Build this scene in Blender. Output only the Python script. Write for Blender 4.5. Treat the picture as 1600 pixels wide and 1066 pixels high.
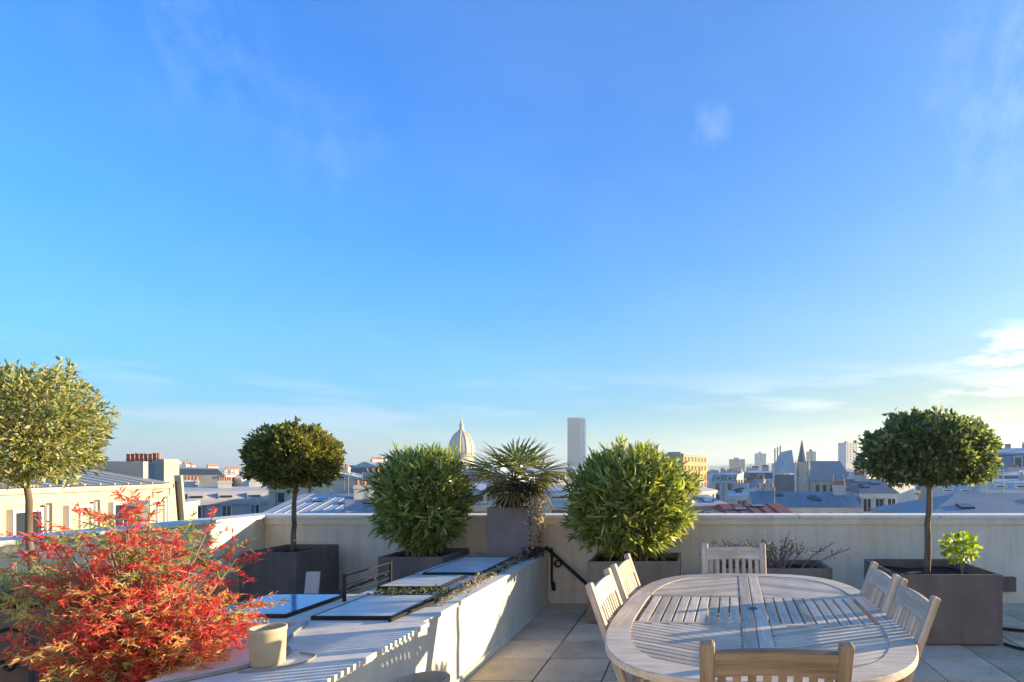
import bpy, math, random
import numpy as np
from mathutils import Vector, Matrix
R = math.radians
random.seed(7)
rng = np.random.default_rng(11)
for o in list(bpy.data.objects): bpy.data.objects.remove(o)
S = bpy.context.scene
COL = S.collection
# ------------------------------------------------------------------ camera
FPX, HX, HY, CZ = 900.0, 1080.0, 740.0, 1.45
cam = bpy.data.objects.new('camera', bpy.data.cameras.new('camera'))
COL.objects.link(cam); S.camera = cam
cam.location = (0, 0, CZ); cam.rotation_euler = (R(90), 0, 0)
cam.data.sensor_width = 36; cam.data.lens = FPX / 1600 * 36
cam.data.shift_x = -(HX - 800) / 1600; cam.data.shift_y = (HY - 533) / 1600
cam.data.clip_start = .05; cam.data.clip_end = 20000
# ------------------------------------------------------------------ sun and sky
SUNV = Vector((2.7, 1.0, .46)).normalized()          # towards the sun
ELEV = math.asin(SUNV.z); AZ = math.atan2(SUNV.x, SUNV.y)
sun = bpy.data.objects.new('sun', bpy.data.lights.new('sun', 'SUN')); COL.objects.link(sun)
sun.data.energy = 4.8; sun.data.angle = R(.53); sun.data.color = (1, .78, .48)
sun.rotation_euler = SUNV.to_track_quat('Z', 'Y').to_euler()
w = bpy.data.worlds.new('World'); S.world = w; w.use_nodes = True
nt = w.node_tree; N = nt.nodes; L = nt.links; N.clear()
def nd(t, **k):
    n = N.new(t)
    for a, b in k.items(): setattr(n, a, b)
    return n
wo = nd('ShaderNodeOutputWorld'); bg = nd('ShaderNodeBackground')
L.new(bg.outputs[0], wo.inputs[0]); bg.inputs[1].default_value = .087
sky = nd('ShaderNodeTexSky', sky_type='NISHITA'); sky.sun_disc = False
sky.sun_elevation = ELEV; sky.sun_rotation = AZ
sky.air_density = 1.0; sky.dust_density = .6; sky.ozone_density = 2.5; sky.altitude = 50
tc = nd('ShaderNodeTexCoord'); sep = nd('ShaderNodeSeparateXYZ'); L.new(tc.outputs['Generated'], sep.inputs[0])
def wmath(op, a, b=None, clamp=False):
    m = nd('ShaderNodeMath', operation=op); m.use_clamp = clamp
    for i, q in enumerate((a, b)):
        if q is None: continue
        if isinstance(q, (int, float)): m.inputs[i].default_value = q
        else: L.new(q, m.inputs[i])
    return m.outputs[0]
def wnoise(scale, loc, sc, detail, rough):
    mp = nd('ShaderNodeMapping'); mp.inputs['Location'].default_value = loc; mp.inputs['Scale'].default_value = sc
    L.new(tc.outputs['Generated'], mp.inputs[0])
    n = nd('ShaderNodeTexNoise'); n.inputs['Scale'].default_value = scale; n.inputs['Detail'].default_value = detail
    n.inputs['Roughness'].default_value = rough; L.new(mp.outputs[0], n.inputs['Vector']); return n.outputs[0]
def wramp(v, stops):
    r = nd('ShaderNodeValToRGB'); e = r.color_ramp.elements
    e[0].position, e[0].color = stops[0][0], (stops[0][1],) * 3 + (1,)
    e[1].position, e[1].color = stops[1][0], (stops[1][1],) * 3 + (1,)
    for p, c in stops[2:]:
        q = e.new(p); q.color = (c,) * 3 + (1,)
    L.new(v, r.inputs[0]); return r.outputs[0]
def cramp(v, stops):
    r = nd('ShaderNodeValToRGB'); e = r.color_ramp.elements
    for i, (p, c) in enumerate(stops):
        q = e[i] if i < 2 else e.new(p); q.position = p; q.color = tuple(c) + (1,)
    L.new(v, r.inputs[0]); return r.outputs[0]
sunw = nd('ShaderNodeVectorMath', operation='DOT_PRODUCT'); L.new(tc.outputs['Generated'], sunw.inputs[0]); sunw.inputs[1].default_value = SUNV
# white balance of the sky: deep saturated blue aloft, paler low down, warmer towards the sun (ramps store gain / 2)
away = cramp(sep.outputs[2], [(0, (.34, .44, .48)), (.045, (.29, .42, .50)), (.10, (.13, .38, .55)), (.19, (.15, .45, .66)), (.33, (.075, .46, .78)), (.5, (.09, .45, .86)), (1, (.09, .45, .86))])
near = cramp(sep.outputs[2], [(0, (.36, .25, .09)), (.11, (.17, .148, .092)), (.24, (.21, .31, .33)), (.5, (.15, .36, .54)), (1, (.12, .42, .70))])
tint = nd('ShaderNodeMixRGB'); L.new(wramp(sunw.outputs['Value'], [(.05, 0), (.85, 1)]), tint.inputs[0]); L.new(away, tint.inputs[1]); L.new(near, tint.inputs[2])
gain0 = nd('ShaderNodeMixRGB', blend_type='MULTIPLY'); gain0.inputs[0].default_value = 1
L.new(sky.outputs[0], gain0.inputs[1]); L.new(tint.outputs[0], gain0.inputs[2])
gain = nd('ShaderNodeVectorMath', operation='SCALE'); L.new(gain0.outputs[0], gain.inputs[0]); gain.inputs['Scale'].default_value = 2.0
# thin cirrus high up, a low cloud bank near the horizon
z = sep.outputs[2]
def blob(px, py, r):
    d = Vector((px-HX, FPX, HY-py)).normalized(); dp = nd('ShaderNodeVectorMath', operation='DOT_PRODUCT'); L.new(tc.outputs['Generated'], dp.inputs[0]); dp.inputs[1].default_value = d
    return wmath('DIVIDE', wmath('SUBTRACT', dp.outputs['Value'], math.cos(r)), 1-math.cos(r), True)
wn = wramp(wnoise(17, (2.9, 1.4, 2.1), (1.6, 1, .8), 7, .68), [(.42, 0), (.70, 1)])
wisp = wmath('ADD', wmath('MULTIPLY', blob(1110, 197, .038), 1.2), wmath('ADD', wmath('MULTIPLY', blob(285, 60, .11), .55), wmath('ADD', wmath('MULTIPLY', blob(520, 225, .08), .55), blob(1590, 150, .16))))
wisp = wmath('ADD', wmath('MULTIPLY', wisp, wn), wmath('MULTIPLY', wramp(wnoise(2.2, (5.9, 1.4, .1), (1, 1, 2.2), 6, .6), [(.45, 0), (.8, 1)]), .35))
m1 = nd('ShaderNodeMixRGB'); L.new(wmath('MULTIPLY', wisp, .075, True), m1.inputs[0]); L.new(gain.outputs[0], m1.inputs[1]); m1.inputs[2].default_value = (7.0, 7.6, 8.6, 1)
bank = wmath('MULTIPLY', wramp(wnoise(3.0, (.7, 3.4, 0), (1, 1, 9), 5, .55), [(.50, 0), (.62, 1)]), wramp(z, [(.015, 0), (.05, 1), (.12, .8), (.19, 0)]))
cc = nd('ShaderNodeMixRGB'); L.new(wramp(sunw.outputs['Value'], [(.35, 0), (.85, 1)]), cc.inputs[0])
cc.inputs[1].default_value = (3.0, 3.3, 4.3, 1); cc.inputs[2].default_value = (9.5, 8.6, 6.6, 1)
lowc = wmath('MULTIPLY', wmath('MULTIPLY', blob(1570, 612, .11), wramp(wnoise(5, (1.7, .4, 3), (1, 1, 4.5), 6, .62), [(.46, 0), (.60, 1)])), .7, True)
m3 = nd('ShaderNodeMixRGB'); L.new(lowc, m3.inputs[0]); L.new(m1.outputs[0], m3.inputs[1]); m3.inputs[2].default_value = (8.5, 7.6, 5.6, 1)
m1 = m3
m2 = nd('ShaderNodeMixRGB'); L.new(wmath('MULTIPLY', bank, .35), m2.inputs[0]); L.new(m1.outputs[0], m2.inputs[1]); L.new(cc.outputs[0], m2.inputs[2])
L.new(m2.outputs[0], bg.inputs[0])
S.view_settings.view_transform = 'Standard'; S.view_settings.look = 'None'
S.view_settings.gamma = 1; S.view_settings.exposure = 1.85
S.cycles.diffuse_bounces = 6; S.cycles.max_bounces = 12; S.view_settings.use_curve_mapping = False

# ------------------------------------------------------------------ helpers
def W(px, D): return ((px - HX) * D / FPX, D)
def Zy(y, D): return CZ - (y - HY) * D / FPX

def nodes_mat(name):
    m = bpy.data.materials.new(name); m.use_nodes = True
    return m, m.node_tree, m.node_tree.nodes['Principled BSDF']
def texco(t, kind='Object', scale=(1, 1, 1)):
    c = t.nodes.new('ShaderNodeTexCoord'); mp = t.nodes.new('ShaderNodeMapping')
    mp.inputs['Scale'].default_value = scale; t.links.new(c.outputs[kind], mp.inputs[0]); return mp.outputs[0]
def geoco(t, scale=(1, 1, 1)):
    c = t.nodes.new('ShaderNodeNewGeometry'); mp = t.nodes.new('ShaderNodeMapping')
    mp.inputs['Scale'].default_value = scale; t.links.new(c.outputs['Position'], mp.inputs[0]); return mp.outputs[0]
def noise(t, vec, scale, detail=4, rough=.55):
    n = t.nodes.new('ShaderNodeTexNoise'); n.inputs['Scale'].default_value = scale
    n.inputs['Detail'].default_value = detail; n.inputs['Roughness'].default_value = rough
    t.links.new(vec, n.inputs['Vector']); return n.outputs[0]
def ramp(t, v, stops):
    r = t.nodes.new('ShaderNodeValToRGB'); e = r.color_ramp.elements
    for i, (p, c) in enumerate(stops):
        q = e[i] if i < 2 else e.new(p)
        q.position = p; q.color = tuple(c) + (1,)
    t.links.new(v, r.inputs[0]); return r.outputs[0]
def mixc(t, f, a, b, mode='MIX'):
    m = t.nodes.new('ShaderNodeMixRGB'); m.blend_type = mode
    for i, q in enumerate((f, a, b)):
        if isinstance(q, (int, float)): m.inputs[i].default_value = q
        elif isinstance(q, tuple): m.inputs[i].default_value = q + (1,)
        else: t.links.new(q, m.inputs[i])
    return m.outputs[0]
def bump(t, b, v, strength, dist):
    n = t.nodes.new('ShaderNodeBump'); n.inputs['Strength'].default_value = strength; n.inputs['Distance'].default_value = dist
    t.links.new(v, n.inputs['Height']); t.links.new(n.outputs[0], b.inputs['Normal'])
def plain(name, c1, c2=None, rough=.7, scale=6, bmp=0, spec=.3, metal=0, stretch=(1, 1, 1), rnd=0):
    m, t, b = nodes_mat(name); c2 = c2 or tuple(x * .75 for x in c1)
    v = geoco(t, stretch); n = noise(t, v, scale, 6, .6)
    c = ramp(t, n, [(.3, c1), (.7, c2)])
    if rnd:
        oi = t.nodes.new('ShaderNodeObjectInfo')
        c = mixc(t, 1.0, c, ramp(t, oi.outputs['Random'], [(0, (1 - rnd,) * 3), (1, (1, 1, 1))]), 'MULTIPLY')
    t.links.new(c, b.inputs['Base Color']); b.inputs['Roughness'].default_value = rough
    b.inputs['Specular IOR Level'].default_value = spec; b.inputs['Metallic'].default_value = metal
    if bmp: bump(t, b, noise(t, v, scale * 9, 4, .6), .5, bmp)
    return m
def leafmat(name, cols, transl=.35, rough=.45, spec=.4):
    m, t, b = nodes_mat(name)
    a = t.nodes.new('ShaderNodeAttribute'); a.attribute_name = 'tone'
    n = len(cols); c = ramp(t, a.outputs['Fac'], [((i + .5) / n, cols[i]) for i in range(n)])
    t.links.new(c, b.inputs['Base Color']); b.inputs['Roughness'].default_value = rough; b.inputs['Specular IOR Level'].default_value = spec
    tr = t.nodes.new('ShaderNodeBsdfTranslucent'); t.links.new(mixc(t, 1.0, c, (1.6, 1.7, .8), 'MULTIPLY'), tr.inputs[0])
    mx = t.nodes.new('ShaderNodeMixShader'); mx.inputs[0].default_value = transl
    t.links.new(b.outputs[0], mx.inputs[1]); t.links.new(tr.outputs[0], mx.inputs[2])
    t.links.new(mx.outputs[0], t.nodes['Material Output'].inputs[0]); return m
def woodmat(name, ca, cb, cc, sc=(1.2, 16, 16)):
    m, t, b = nodes_mat(name)
    v = texco(t, 'Object', sc); n = noise(t, v, 3.2, 8, .65)
    c = ramp(t, n, [(.28, ca), (.55, cb), (.78, cc)])
    oi = t.nodes.new('ShaderNodeObjectInfo')
    c = mixc(t, 1.0, c, ramp(t, oi.outputs['Random'], [(0, (.66, .64, .62)), (.5, (.93, .91, .88)), (1, (1.1, 1.08, 1.06))]), 'MULTIPLY')
    big = noise(t, geoco(t), 5, 4, .6); c = mixc(t, 1.0, c, ramp(t, big, [(.35, (.82, .82, .82)), (.65, (1, 1, 1))]), 'MULTIPLY')
    t.links.new(c, b.inputs['Base Color']); b.inputs['Roughness'].default_value = .55; b.inputs['Specular IOR Level'].default_value = .35
    bump(t, b, n, .45, .002); return m
def stucco(name, col, dirt=.75):
    m, t, b = nodes_mat(name); v = geoco(t)
    c = ramp(t, noise(t, v, 1.6, 6, .65), [(.3, tuple(x * dirt for x in col)), (.62, col)])
    st = noise(t, geoco(t, (6, 6, .35)), 1.7, 7, .68)
    c = mixc(t, 1.0, c, ramp(t, st, [(.30, (.80, .78, .73)), (.48, (.95, .94, .91)), (.62, (1, 1, 1))]), 'MULTIPLY')
    t.links.new(c, b.inputs['Base Color']); b.inputs['Roughness'].default_value = .85; b.inputs['Specular IOR Level'].default_value = .2
    bump(t, b, noise(t, v, 140, 3, .6), .4, .003); return m
def facade(name, col, c2=None):
    return plain(name, col, c2 or tuple(x * .82 for x in col), rough=.85, scale=.5, spec=.15)

M = {}
M['stucco'] = stucco('stucco_cream', (.84, .765, .62), .82)
M['stucco_white'] = stucco('stucco_white', (.70, .68, .60), .85)
M['coping'] = stucco('coping_white', (.82, .80, .74), .88)
M['planter'] = stucco('fibre_planter', (.20, .165, .145), .66)
M['planter_mauve'] = plain('fibre_planter_mauve', (.235, .20, .175), (.185, .155, .14), rough=.6, scale=5, bmp=.0015)
M['planter_grey'] = stucco('fibre_planter_grey', (.24, .20, .16), .7)
M['soil'] = plain('soil', (.03, .022, .016), (.012, .009, .007), rough=.95, scale=30, bmp=.01)
M['slab'] = None
def slabmat():
    m, t, b = nodes_mat('paving'); v = geoco(t)
    oi = t.nodes.new('ShaderNodeObjectInfo')
    c = ramp(t, noise(t, v, 2.2, 8, .7), [(.25, (.38, .32, .23)), (.5, (.60, .51, .375)), (.75, (.73, .64, .49))])
    c = mixc(t, 1.0, c, ramp(t, oi.outputs['Random'], [(0, (.74, .72, .68)), (.5, (.96, .94, .9)), (1, (1.1, 1.08, 1.04))]), 'MULTIPLY')
    sp = noise(t, v, 90, 3, .7); c = mixc(t, 1.0, c, ramp(t, sp, [(.34, (.55, .53, .5)), (.46, (1, 1, 1))]), 'MULTIPLY')
    t.links.new(c, b.inputs['Base Color']); b.inputs['Roughness'].default_value = .8; b.inputs['Specular IOR Level'].default_value = .25
    bump(t, b, sp, .4, .002); return m
M['slab'] = slabmat()
M['joint'] = plain('joint', (.03, .027, .022), (.018, .018, .014), rough=.95, scale=20)
M['black'] = plain('black_metal', (.015, .015, .017), (.022, .022, .022), rough=.45, scale=20)
M['rubber'] = plain('black_rubber', (.014, .014, .014), rough=.6, scale=20)
M['cable'] = plain('grey_cable', (.30, .29, .26), rough=.6, scale=20)
M['teak'] = woodmat('weathered_teak', (.38, .31, .23), (.62, .54, .43), (.74, .67, .56))
M['teak_side'] = woodmat('weathered_teak_side', (.34, .28, .215), (.56, .49, .40), (.68, .62, .53), (16, 1.2, 16))
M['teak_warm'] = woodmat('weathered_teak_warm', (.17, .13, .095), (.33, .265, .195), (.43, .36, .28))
M['ceramic'] = plain('beige_ceramic', (.50, .43, .31), (.38, .32, .22), rough=.7, scale=14, bmp=.002)
M['terracotta'] = plain('terracotta', (.52, .20, .11), (.40, .15, .08), rough=.8, scale=5)
M['bark'] = plain('bark', (.20, .155, .115), (.10, .075, .055), rough=.9, scale=18, bmp=.004, stretch=(1, 1, .3))
M['twig'] = plain('twig', (.34, .25, .20), (.16, .115, .09), rough=.9, scale=25)
M['zinc'] = plain('zinc', (.52, .50, .47), (.42, .41, .39), rough=.5, scale=.35, spec=.5)
M['zinc_dark'] = plain('zinc_dark', (.25, .27, .28), (.19, .21, .22), rough=.55, scale=.4, spec=.4)
M['zinc_blue'] = plain('zinc_blue', (.10, .17, .30), (.08, .13, .22), rough=.35, scale=.4, spec=.5)
M['slate'] = plain('slate', (.16, .175, .19), (.12, .13, .15), rough=.6, scale=.6)
M['tile_red'] = plain('roof_red', (.25, .085, .06), (.17, .06, .045), rough=.8, scale=1.5)
M['win'] = plain('window_dark', (.035, .045, .06), (.02, .025, .035), rough=.15, scale=1, spec=.6)
M['winframe'] = plain('window_white', (.72, .71, .68), (.62, .61, .58), rough=.6, scale=1)
M['cream'] = facade('render_cream', (.68, .58, .42), (.52, .44, .33)); M['white'] = facade('render_white', (.72, .69, .62), (.55, .53, .48))
M['sand'] = facade('render_sand', (.55, .45, .31)); M['orange'] = facade('render_orange_lit', (.60, .36, .17))  # the orange carries warm sunlight in the wall colour
M['grey'] = facade('render_grey', (.27, .27, .28)); M['palegrey'] = facade('render_palegrey', (.56, .54, .50), (.42, .41, .40))
M['mauve'] = facade('render_mauve', (.42, .40, .41)); M['stone'] = facade('limestone', (.56, .50, .40))

class MB:
    def __init__(s): s.v = []; s.f = []
    def box(s, x0, x1, y0, y1, z0, z1):
        b = len(s.v); s.v += [(x, y, z) for z in (z0, z1) for y in (y0, y1) for x in (x0, x1)]
        s.f += [(b, b+2, b+3, b+1), (b+4, b+5, b+7, b+6), (b, b+1, b+5, b+4), (b+1, b+3, b+7, b+5), (b+3, b+2, b+6, b+7), (b+2, b, b+4, b+6)]
        return s
    def hexa(s, bot, top):      # two lists of 4 points
        b = len(s.v); s.v += [tuple(p) for p in bot] + [tuple(p) for p in top]
        s.f += [(b+3, b+2, b+1, b), (b+4, b+5, b+6, b+7)] + [(b+i, b+(i+1) % 4, b+4+(i+1) % 4, b+4+i) for i in range(4)]
        return s
    def prism(s, poly, z0, z1):
        b = len(s.v); n = len(poly)
        s.v += [(x, y, z0) for x, y in poly] + [(x, y, z1) for x, y in poly]
        s.f += [tuple(range(b+n-1, b-1, -1)), tuple(range(b+n, b+2*n))] + [(b+i, b+(i+1) % n, b+n+(i+1) % n, b+n+i) for i in range(n)]
        return s
    def beam(s, p, q, w, h, up=(0, 0, 1)):
        p = Vector(p); q = Vector(q); d = (q-p).normalized(); u = Vector(up)
        a = d.cross(u); a = a.normalized() if a.length > 1e-5 else Vector((1, 0, 0)); c = a.cross(d).normalized()
        co = [(-1, -1), (1, -1), (1, 1), (-1, 1)]
        return s.hexa([p+a*i*w/2+c*j*h/2 for i, j in co], [q+a*i*w/2+c*j*h/2 for i, j in co])
    def tube(s, pts, r, n=8, r1=None, caps=True):
        pts = [Vector(p) for p in pts]; m = len(pts); b = len(s.v); a = None
        for i, p in enumerate(pts):
            d = (pts[min(i+1, m-1)] - pts[max(i-1, 0)]).normalized()
            if a is None: a = d.cross(Vector((0, 0, 1)) if abs(d.z) < .9 else Vector((1, 0, 0))).normalized()
            a = (a - d*a.dot(d)).normalized(); c = d.cross(a)
            rr = r + ((r1 if r1 is not None else r) - r) * i / max(1, m-1)
            for k in range(n):
                t = 2*math.pi*k/n; s.v.append(tuple(p + a*math.cos(t)*rr + c*math.sin(t)*rr))
        for i in range(m-1):
            for k in range(n):
                s.f.append((b+i*n+k, b+i*n+(k+1) % n, b+(i+1)*n+(k+1) % n, b+(i+1)*n+k))
        if caps: s.f += [tuple(range(b+n-1, b-1, -1)), tuple(range(b+(m-1)*n, b+m*n))]
        return s
    def lathe(s, prof, n=24, c=(0, 0)):
        b = len(s.v); m = len(prof)
        for r, z in prof:
            for k in range(n):
                t = 2*math.pi*k/n; s.v.append((c[0]+r*math.cos(t), c[1]+r*math.sin(t), z))
        for i in range(m-1):
            for k in range(n): s.f.append((b+i*n+k, b+i*n+(k+1) % n, b+(i+1)*n+(k+1) % n, b+(i+1)*n+k))
        s.f += [tuple(range(b+n-1, b-1, -1)), tuple(range(b+(m-1)*n, b+m*n))]
        return s
    def mesh(s, name, mat, smooth=False):
        me = bpy.data.meshes.new(name); me.from_pydata(s.v, [], s.f); me.update()
        if smooth: me.polygons.foreach_set('use_smooth', [True]*len(me.polygons))
        me.materials.append(mat); return me
def obj(name, mb, mat, parent=None, loc=(0, 0, 0), rot=(0, 0, 0), bevel=0, smooth=False, label=None, kind=None):
    me = mb.mesh(name, mat, smooth) if isinstance(mb, MB) else mb
    o = bpy.data.objects.new(name, me); COL.objects.link(o); o.location = loc; o.rotation_euler = rot
    if parent: o.parent = parent
    if bevel:
        b = o.modifiers.new('bevel', 'BEVEL'); b.width = bevel; b.segments = 2; b.limit_method = 'ANGLE'
    if label: o['label'] = label
    if kind: o['kind'] = kind
    return o
def thing(name, label, cat, loc=(0, 0, 0), rz=0, group=None):
    o = bpy.data.objects.new(name, None); COL.objects.link(o); o.location = loc; o.rotation_euler = (0, 0, rz)
    o.empty_display_size = .1; o['label'] = label; o['category'] = cat
    if group: o['group'] = group
    return o
def tag(o, label, cat, group=None):
    o['label'] = label; o['category'] = cat
    if group: o['group'] = group
    return o
def dup(root, loc, rz, label):
    r = root.copy(); COL.objects.link(r); r.location = loc; r.rotation_euler = (0, 0, rz); r['label'] = label
    for ch in list(root.children):
        c = ch.copy(); COL.objects.link(c); c.parent = r
        for g in list(ch.children):
            d = g.copy(); COL.objects.link(d); d.parent = c
    return r
_bm = {}
def board(name, p, q, wd, th, parent, mat, bevel=.003, up=(0, 0, 1), dz=0):
    """a straight board between p and q as an object whose local x follows the grain"""
    p = Vector(p); q = Vector(q); d = q-p; Lg = d.length; d.normalize(); up = Vector(up)
    a = up.cross(d).normalized(); c = d.cross(a)
    key = (round(Lg, 4), wd, th, mat.name)
    if key not in _bm: _bm[key] = MB().box(0, Lg, -wd/2, wd/2, -th/2, th/2).mesh(name, mat)
    o = bpy.data.objects.new(name, _bm[key]); COL.objects.link(o); o.parent = parent
    mt = Matrix((d, a, c)).transposed().to_4x4(); mt.translation = p; o.matrix_basis = mt
    if bevel:
        b = o.modifiers.new('bevel', 'BEVEL'); b.width = bevel; b.segments = 2
    return o

# leaves as numpy meshes -----------------------------------------------------
def unit(a): return a / np.maximum(np.linalg.norm(a, axis=-1, keepdims=True), 1e-9)
def leaf_mesh(name, P, D, Ln, Wd, tone, mat, curl=.25, fold=.25, long=False, mats=None, dens=None):
    n = len(P); D = unit(D); r = rng.normal(size=(n, 3)); A = unit(np.cross(D, r)); C = np.cross(A, D)
    Ln = np.broadcast_to(Ln, (n,))[:, None]; Wd = np.broadcast_to(Wd, (n,))[:, None]
    if not long:
        V = np.stack([P, P + D*Ln*.5 + A*Wd/2 + C*Wd*fold, P + D*Ln - C*Ln*curl*.4, P + D*Ln*.5 - A*Wd/2 + C*Wd*fold], 1).reshape(-1, 3)
        F = (np.arange(n)[:, None]*4 + np.array([0, 1, 2, 0, 2, 3])).reshape(-1, 3); per = 2
    else:
        mid = P + D*Ln*.5
        V = np.stack([P, P + D*Ln*.3 + A*Wd/2 + C*Wd*fold, P + D*Ln*.3 - A*Wd/2 + C*Wd*fold,
                      P + D*Ln*.68 + A*Wd*.42 - C*Ln*curl*.15, P + D*Ln*.68 - A*Wd*.42 - C*Ln*curl*.15, P + D*Ln - C*Ln*curl*.5], 1).reshape(-1, 3)
        F = (np.arange(n)[:, None]*6 + np.array([0, 1, 2, 1, 3, 2, 2, 3, 4, 3, 5, 4])).reshape(-1, 3); per = 4
    me = bpy.data.meshes.new(name); me.vertices.add(len(V)); me.vertices.foreach_set('co', V.ravel().astype(np.float32))
    me.loops.add(len(F)*3); me.loops.foreach_set('vertex_index', F.ravel().astype(np.int32))
    me.polygons.add(len(F)); me.polygons.foreach_set('loop_start', (np.arange(len(F))*3).astype(np.int32))
    me.polygons.foreach_set('loop_total', np.full(len(F), 3, np.int32)); me.update(calc_edges=True)
    at = me.attributes.new('tone', 'FLOAT', 'FACE'); at.data.foreach_set('value', np.repeat(np.clip(tone, 0, 1), per).astype(np.float32))
    me.materials.append(mat); me.validate(); return me
def lump(d, k=7, amp=.12, freq=3.0, seed=0):
    g = np.random.default_rng(seed); s = np.zeros(len(d))
    for i in range(k):
        a = unit(g.normal(size=(1, 3)))[0]; s += np.cos(d @ a * freq * (1 + g.random()) * 2 + g.random()*6.28)
    return 1 + amp * s / math.sqrt(k)
def crown_points(n, c, rad, shell=.35, seed=0, amp=.1, freq=3.0, pear=0.0, flat=0.0):
    d = unit(rng.normal(size=(n, 3)))
    if flat: d[:, 2] = np.where(d[:, 2] < -flat, -flat + (d[:, 2] + flat)*.3, d[:, 2])
    r = 1 - np.abs(rng.normal(size=n))*shell; r = np.clip(r, .05, 1.0)*lump(d, amp=amp, freq=freq, seed=seed)
    q = d * r[:, None]; rr = np.ones(n)
    if pear: rr = 1 + pear*np.clip(q[:, 2], -1, 1)
    P = np.array(c) + q*np.array(rad)*np.stack([rr, rr, np.ones(n)], 1)
    return P, d

# ------------------------------------------------------------------ ground, hills, haze
g = obj('ground', MB().box(-5000, 5000, -600, 5000, -26, -25), plain('city_ground', (.10, .10, .10), (.06, .065, .07), rough=.9, scale=.02)); g['kind'] = 'structure'
hv = []; hf = []; nx, ny = 90, 14
for j in range(ny):
    for i in range(nx):
        x = -4900 + 9800*i/(nx-1); y = 2300 + 2600*j/(ny-1); t = j/(ny-1)
        h = (math.sin(x*.0011+1)*14 + math.sin(x*.0031)*9 + 62 + 26*math.tanh((x-300)/900) + random.uniform(-2, 2))*math.sin(math.pi*min(1, t*1.1))
        hv.append((x, y, -25.5 + max(0, h)))
for j in range(ny-1):
    for i in range(nx-1): hf.append((j*nx+i, j*nx+i+1, (j+1)*nx+i+1, (j+1)*nx+i))
me = bpy.data.meshes.new('hills'); me.from_pydata(hv, [], hf); me.materials.append(plain('hill_wood', (.11, .12, .09), (.20, .19, .16), rough=.9, scale=.01))
h = obj('hills', me, None); h['kind'] = 'structure'
hz, t, b = nodes_mat('haze_air'); t.nodes.remove(b)
pv = t.nodes.new('ShaderNodeVolumePrincipled'); pv.inputs['Color'].default_value = (.74, .88, 1.0, 1)
pv.inputs['Density'].default_value = .00030; pv.inputs['Anisotropy'].default_value = .30
t.links.new(pv.outputs[0], t.nodes['Material Output'].inputs['Volume'])
haze = obj('haze', MB().box(-5050, 5050, -650, 5050, -27, 175), hz); haze['kind'] = 'stuff'

# ------------------------------------------------------------------ terrace: floor and walls
YB, XL, XR, XLED = 6.46, -4.78, 7.2, -1.60
tb = tag(obj('terrace_building', MB().box(XL-.28, XR+.28, -4, YB+.28, -25, -.06), M['cream']), 'cream building whose roof carries the paved terrace in the foreground', 'building')
fl = obj('floor', MB().box(XL, XR, -4, YB, -.058, -.012), M['joint']); fl['kind'] = 'structure'
TS = .485; tm = [MB().box(0, TS-.012, 0, TS-.012, -.035, dz).mesh('paving_slab', M['slab']) for dz in (0, -.0015, .0015)]
rest = MB(); cnt = 0
for i in range(-7, 19):
    for j in range(0, 21):
        x = -1.59 + i*TS; y = YB - (j+1)*TS
        x0, x1, y0, y1 = max(x, XL), min(x+TS-.012, XR), y, y+TS-.012
        if x1-x0 < .03: continue
        full = x1-x0 > TS-.016
        vis = full and y1 > 3.7 and x0 < .62*y1+.2 and i >= 0 or full and y1 > 3.9 and -3.3 < x0 < -2.2 and i < 0 or full and y1 > 2.9 and x0 < -3.1 and x0 > -1.25*y1
        if vis:
            cnt += 1
            o = obj('paving_slab', tm[random.randrange(3)], None, fl, (x0, y0, random.uniform(-.001, .001)))
            if cnt % 3 == 0:
                b = o.modifiers.new('bevel', 'BEVEL'); b.width = .003; b.segments = 1
        else: rest.box(x0, x1, y0, y1, -.035, 0)
obj('paving_slab', rest, M['slab'], fl, kind='stuff')

ZT = .945   # parapet body top; coping above
def parapet(name, label, x0, x1, y0, y1, inner):
    r = thing(name, label, 'wall', ((x0+x1)/2, (y0+y1)/2, 0)); ox, oy = (x0+x1)/2, (y0+y1)/2
    obj('wall_body', MB().box(x0-ox, x1-ox, y0-oy, y1-oy, -.05, ZT), M['stucco'], r)
    return r, ox, oy
pr, ox, oy = parapet('parapet_wall', 'long cream rendered parapet across the back of the terrace behind the planters', XL-.28, XR+.28, YB, YB+.28, 'y')
def coping(r, ox, oy, x0, x1, y0, y1, along):
    n = max(1, int(round((x1-x0 if along == 'x' else y1-y0)/1.5)))
    for k in range(n):
        if along == 'x': a = x0+(x1-x0)*k/n; b2 = x0+(x1-x0)*(k+1)/n-.008; bb = (a-ox, b2-ox, y0-oy, y1-oy)
        else: a = y0+(y1-y0)*k/n; b2 = y0+(y1-y0)*(k+1)/n-.008; bb = (x0-ox, x1-ox, a-oy, b2-oy)
        obj('coping', MB().box(*bb, ZT+.001, ZT+.04), M['coping'], r, bevel=.005)
coping(pr, ox, oy, XL-.30, XR+.30, YB-.035, YB+.30, 'x')
obj('drip_band', MB().box(XL+.002-ox, XR-.002-ox, YB-.022-oy, YB+.01-oy, ZT-.065, ZT-.001), M['stucco'], pr)
obj('skirting', MB().box(XL+.01-ox, XR-.01-ox, YB-.025-oy, YB+.01-oy, -.01, .14), M['stucco'], pr, bevel=.006)
pl, ox, oy = parapet('parapet_wall', 'sunlit cream parapet running down the left side of the terrace', XL-.28, XL, -4, YB-.002, 'x')
coping(pl, ox, oy, XL-.30, XL+.035, -4, YB-.037, 'y')
prr, ox, oy = parapet('parapet_wall', 'cream parapet closing the terrace far to the right', XR, XR+.28, -4, YB-.002, 'x')
coping(prr, ox, oy, XR-.035, XR+.30, -4, YB-.037, 'y')

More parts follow.
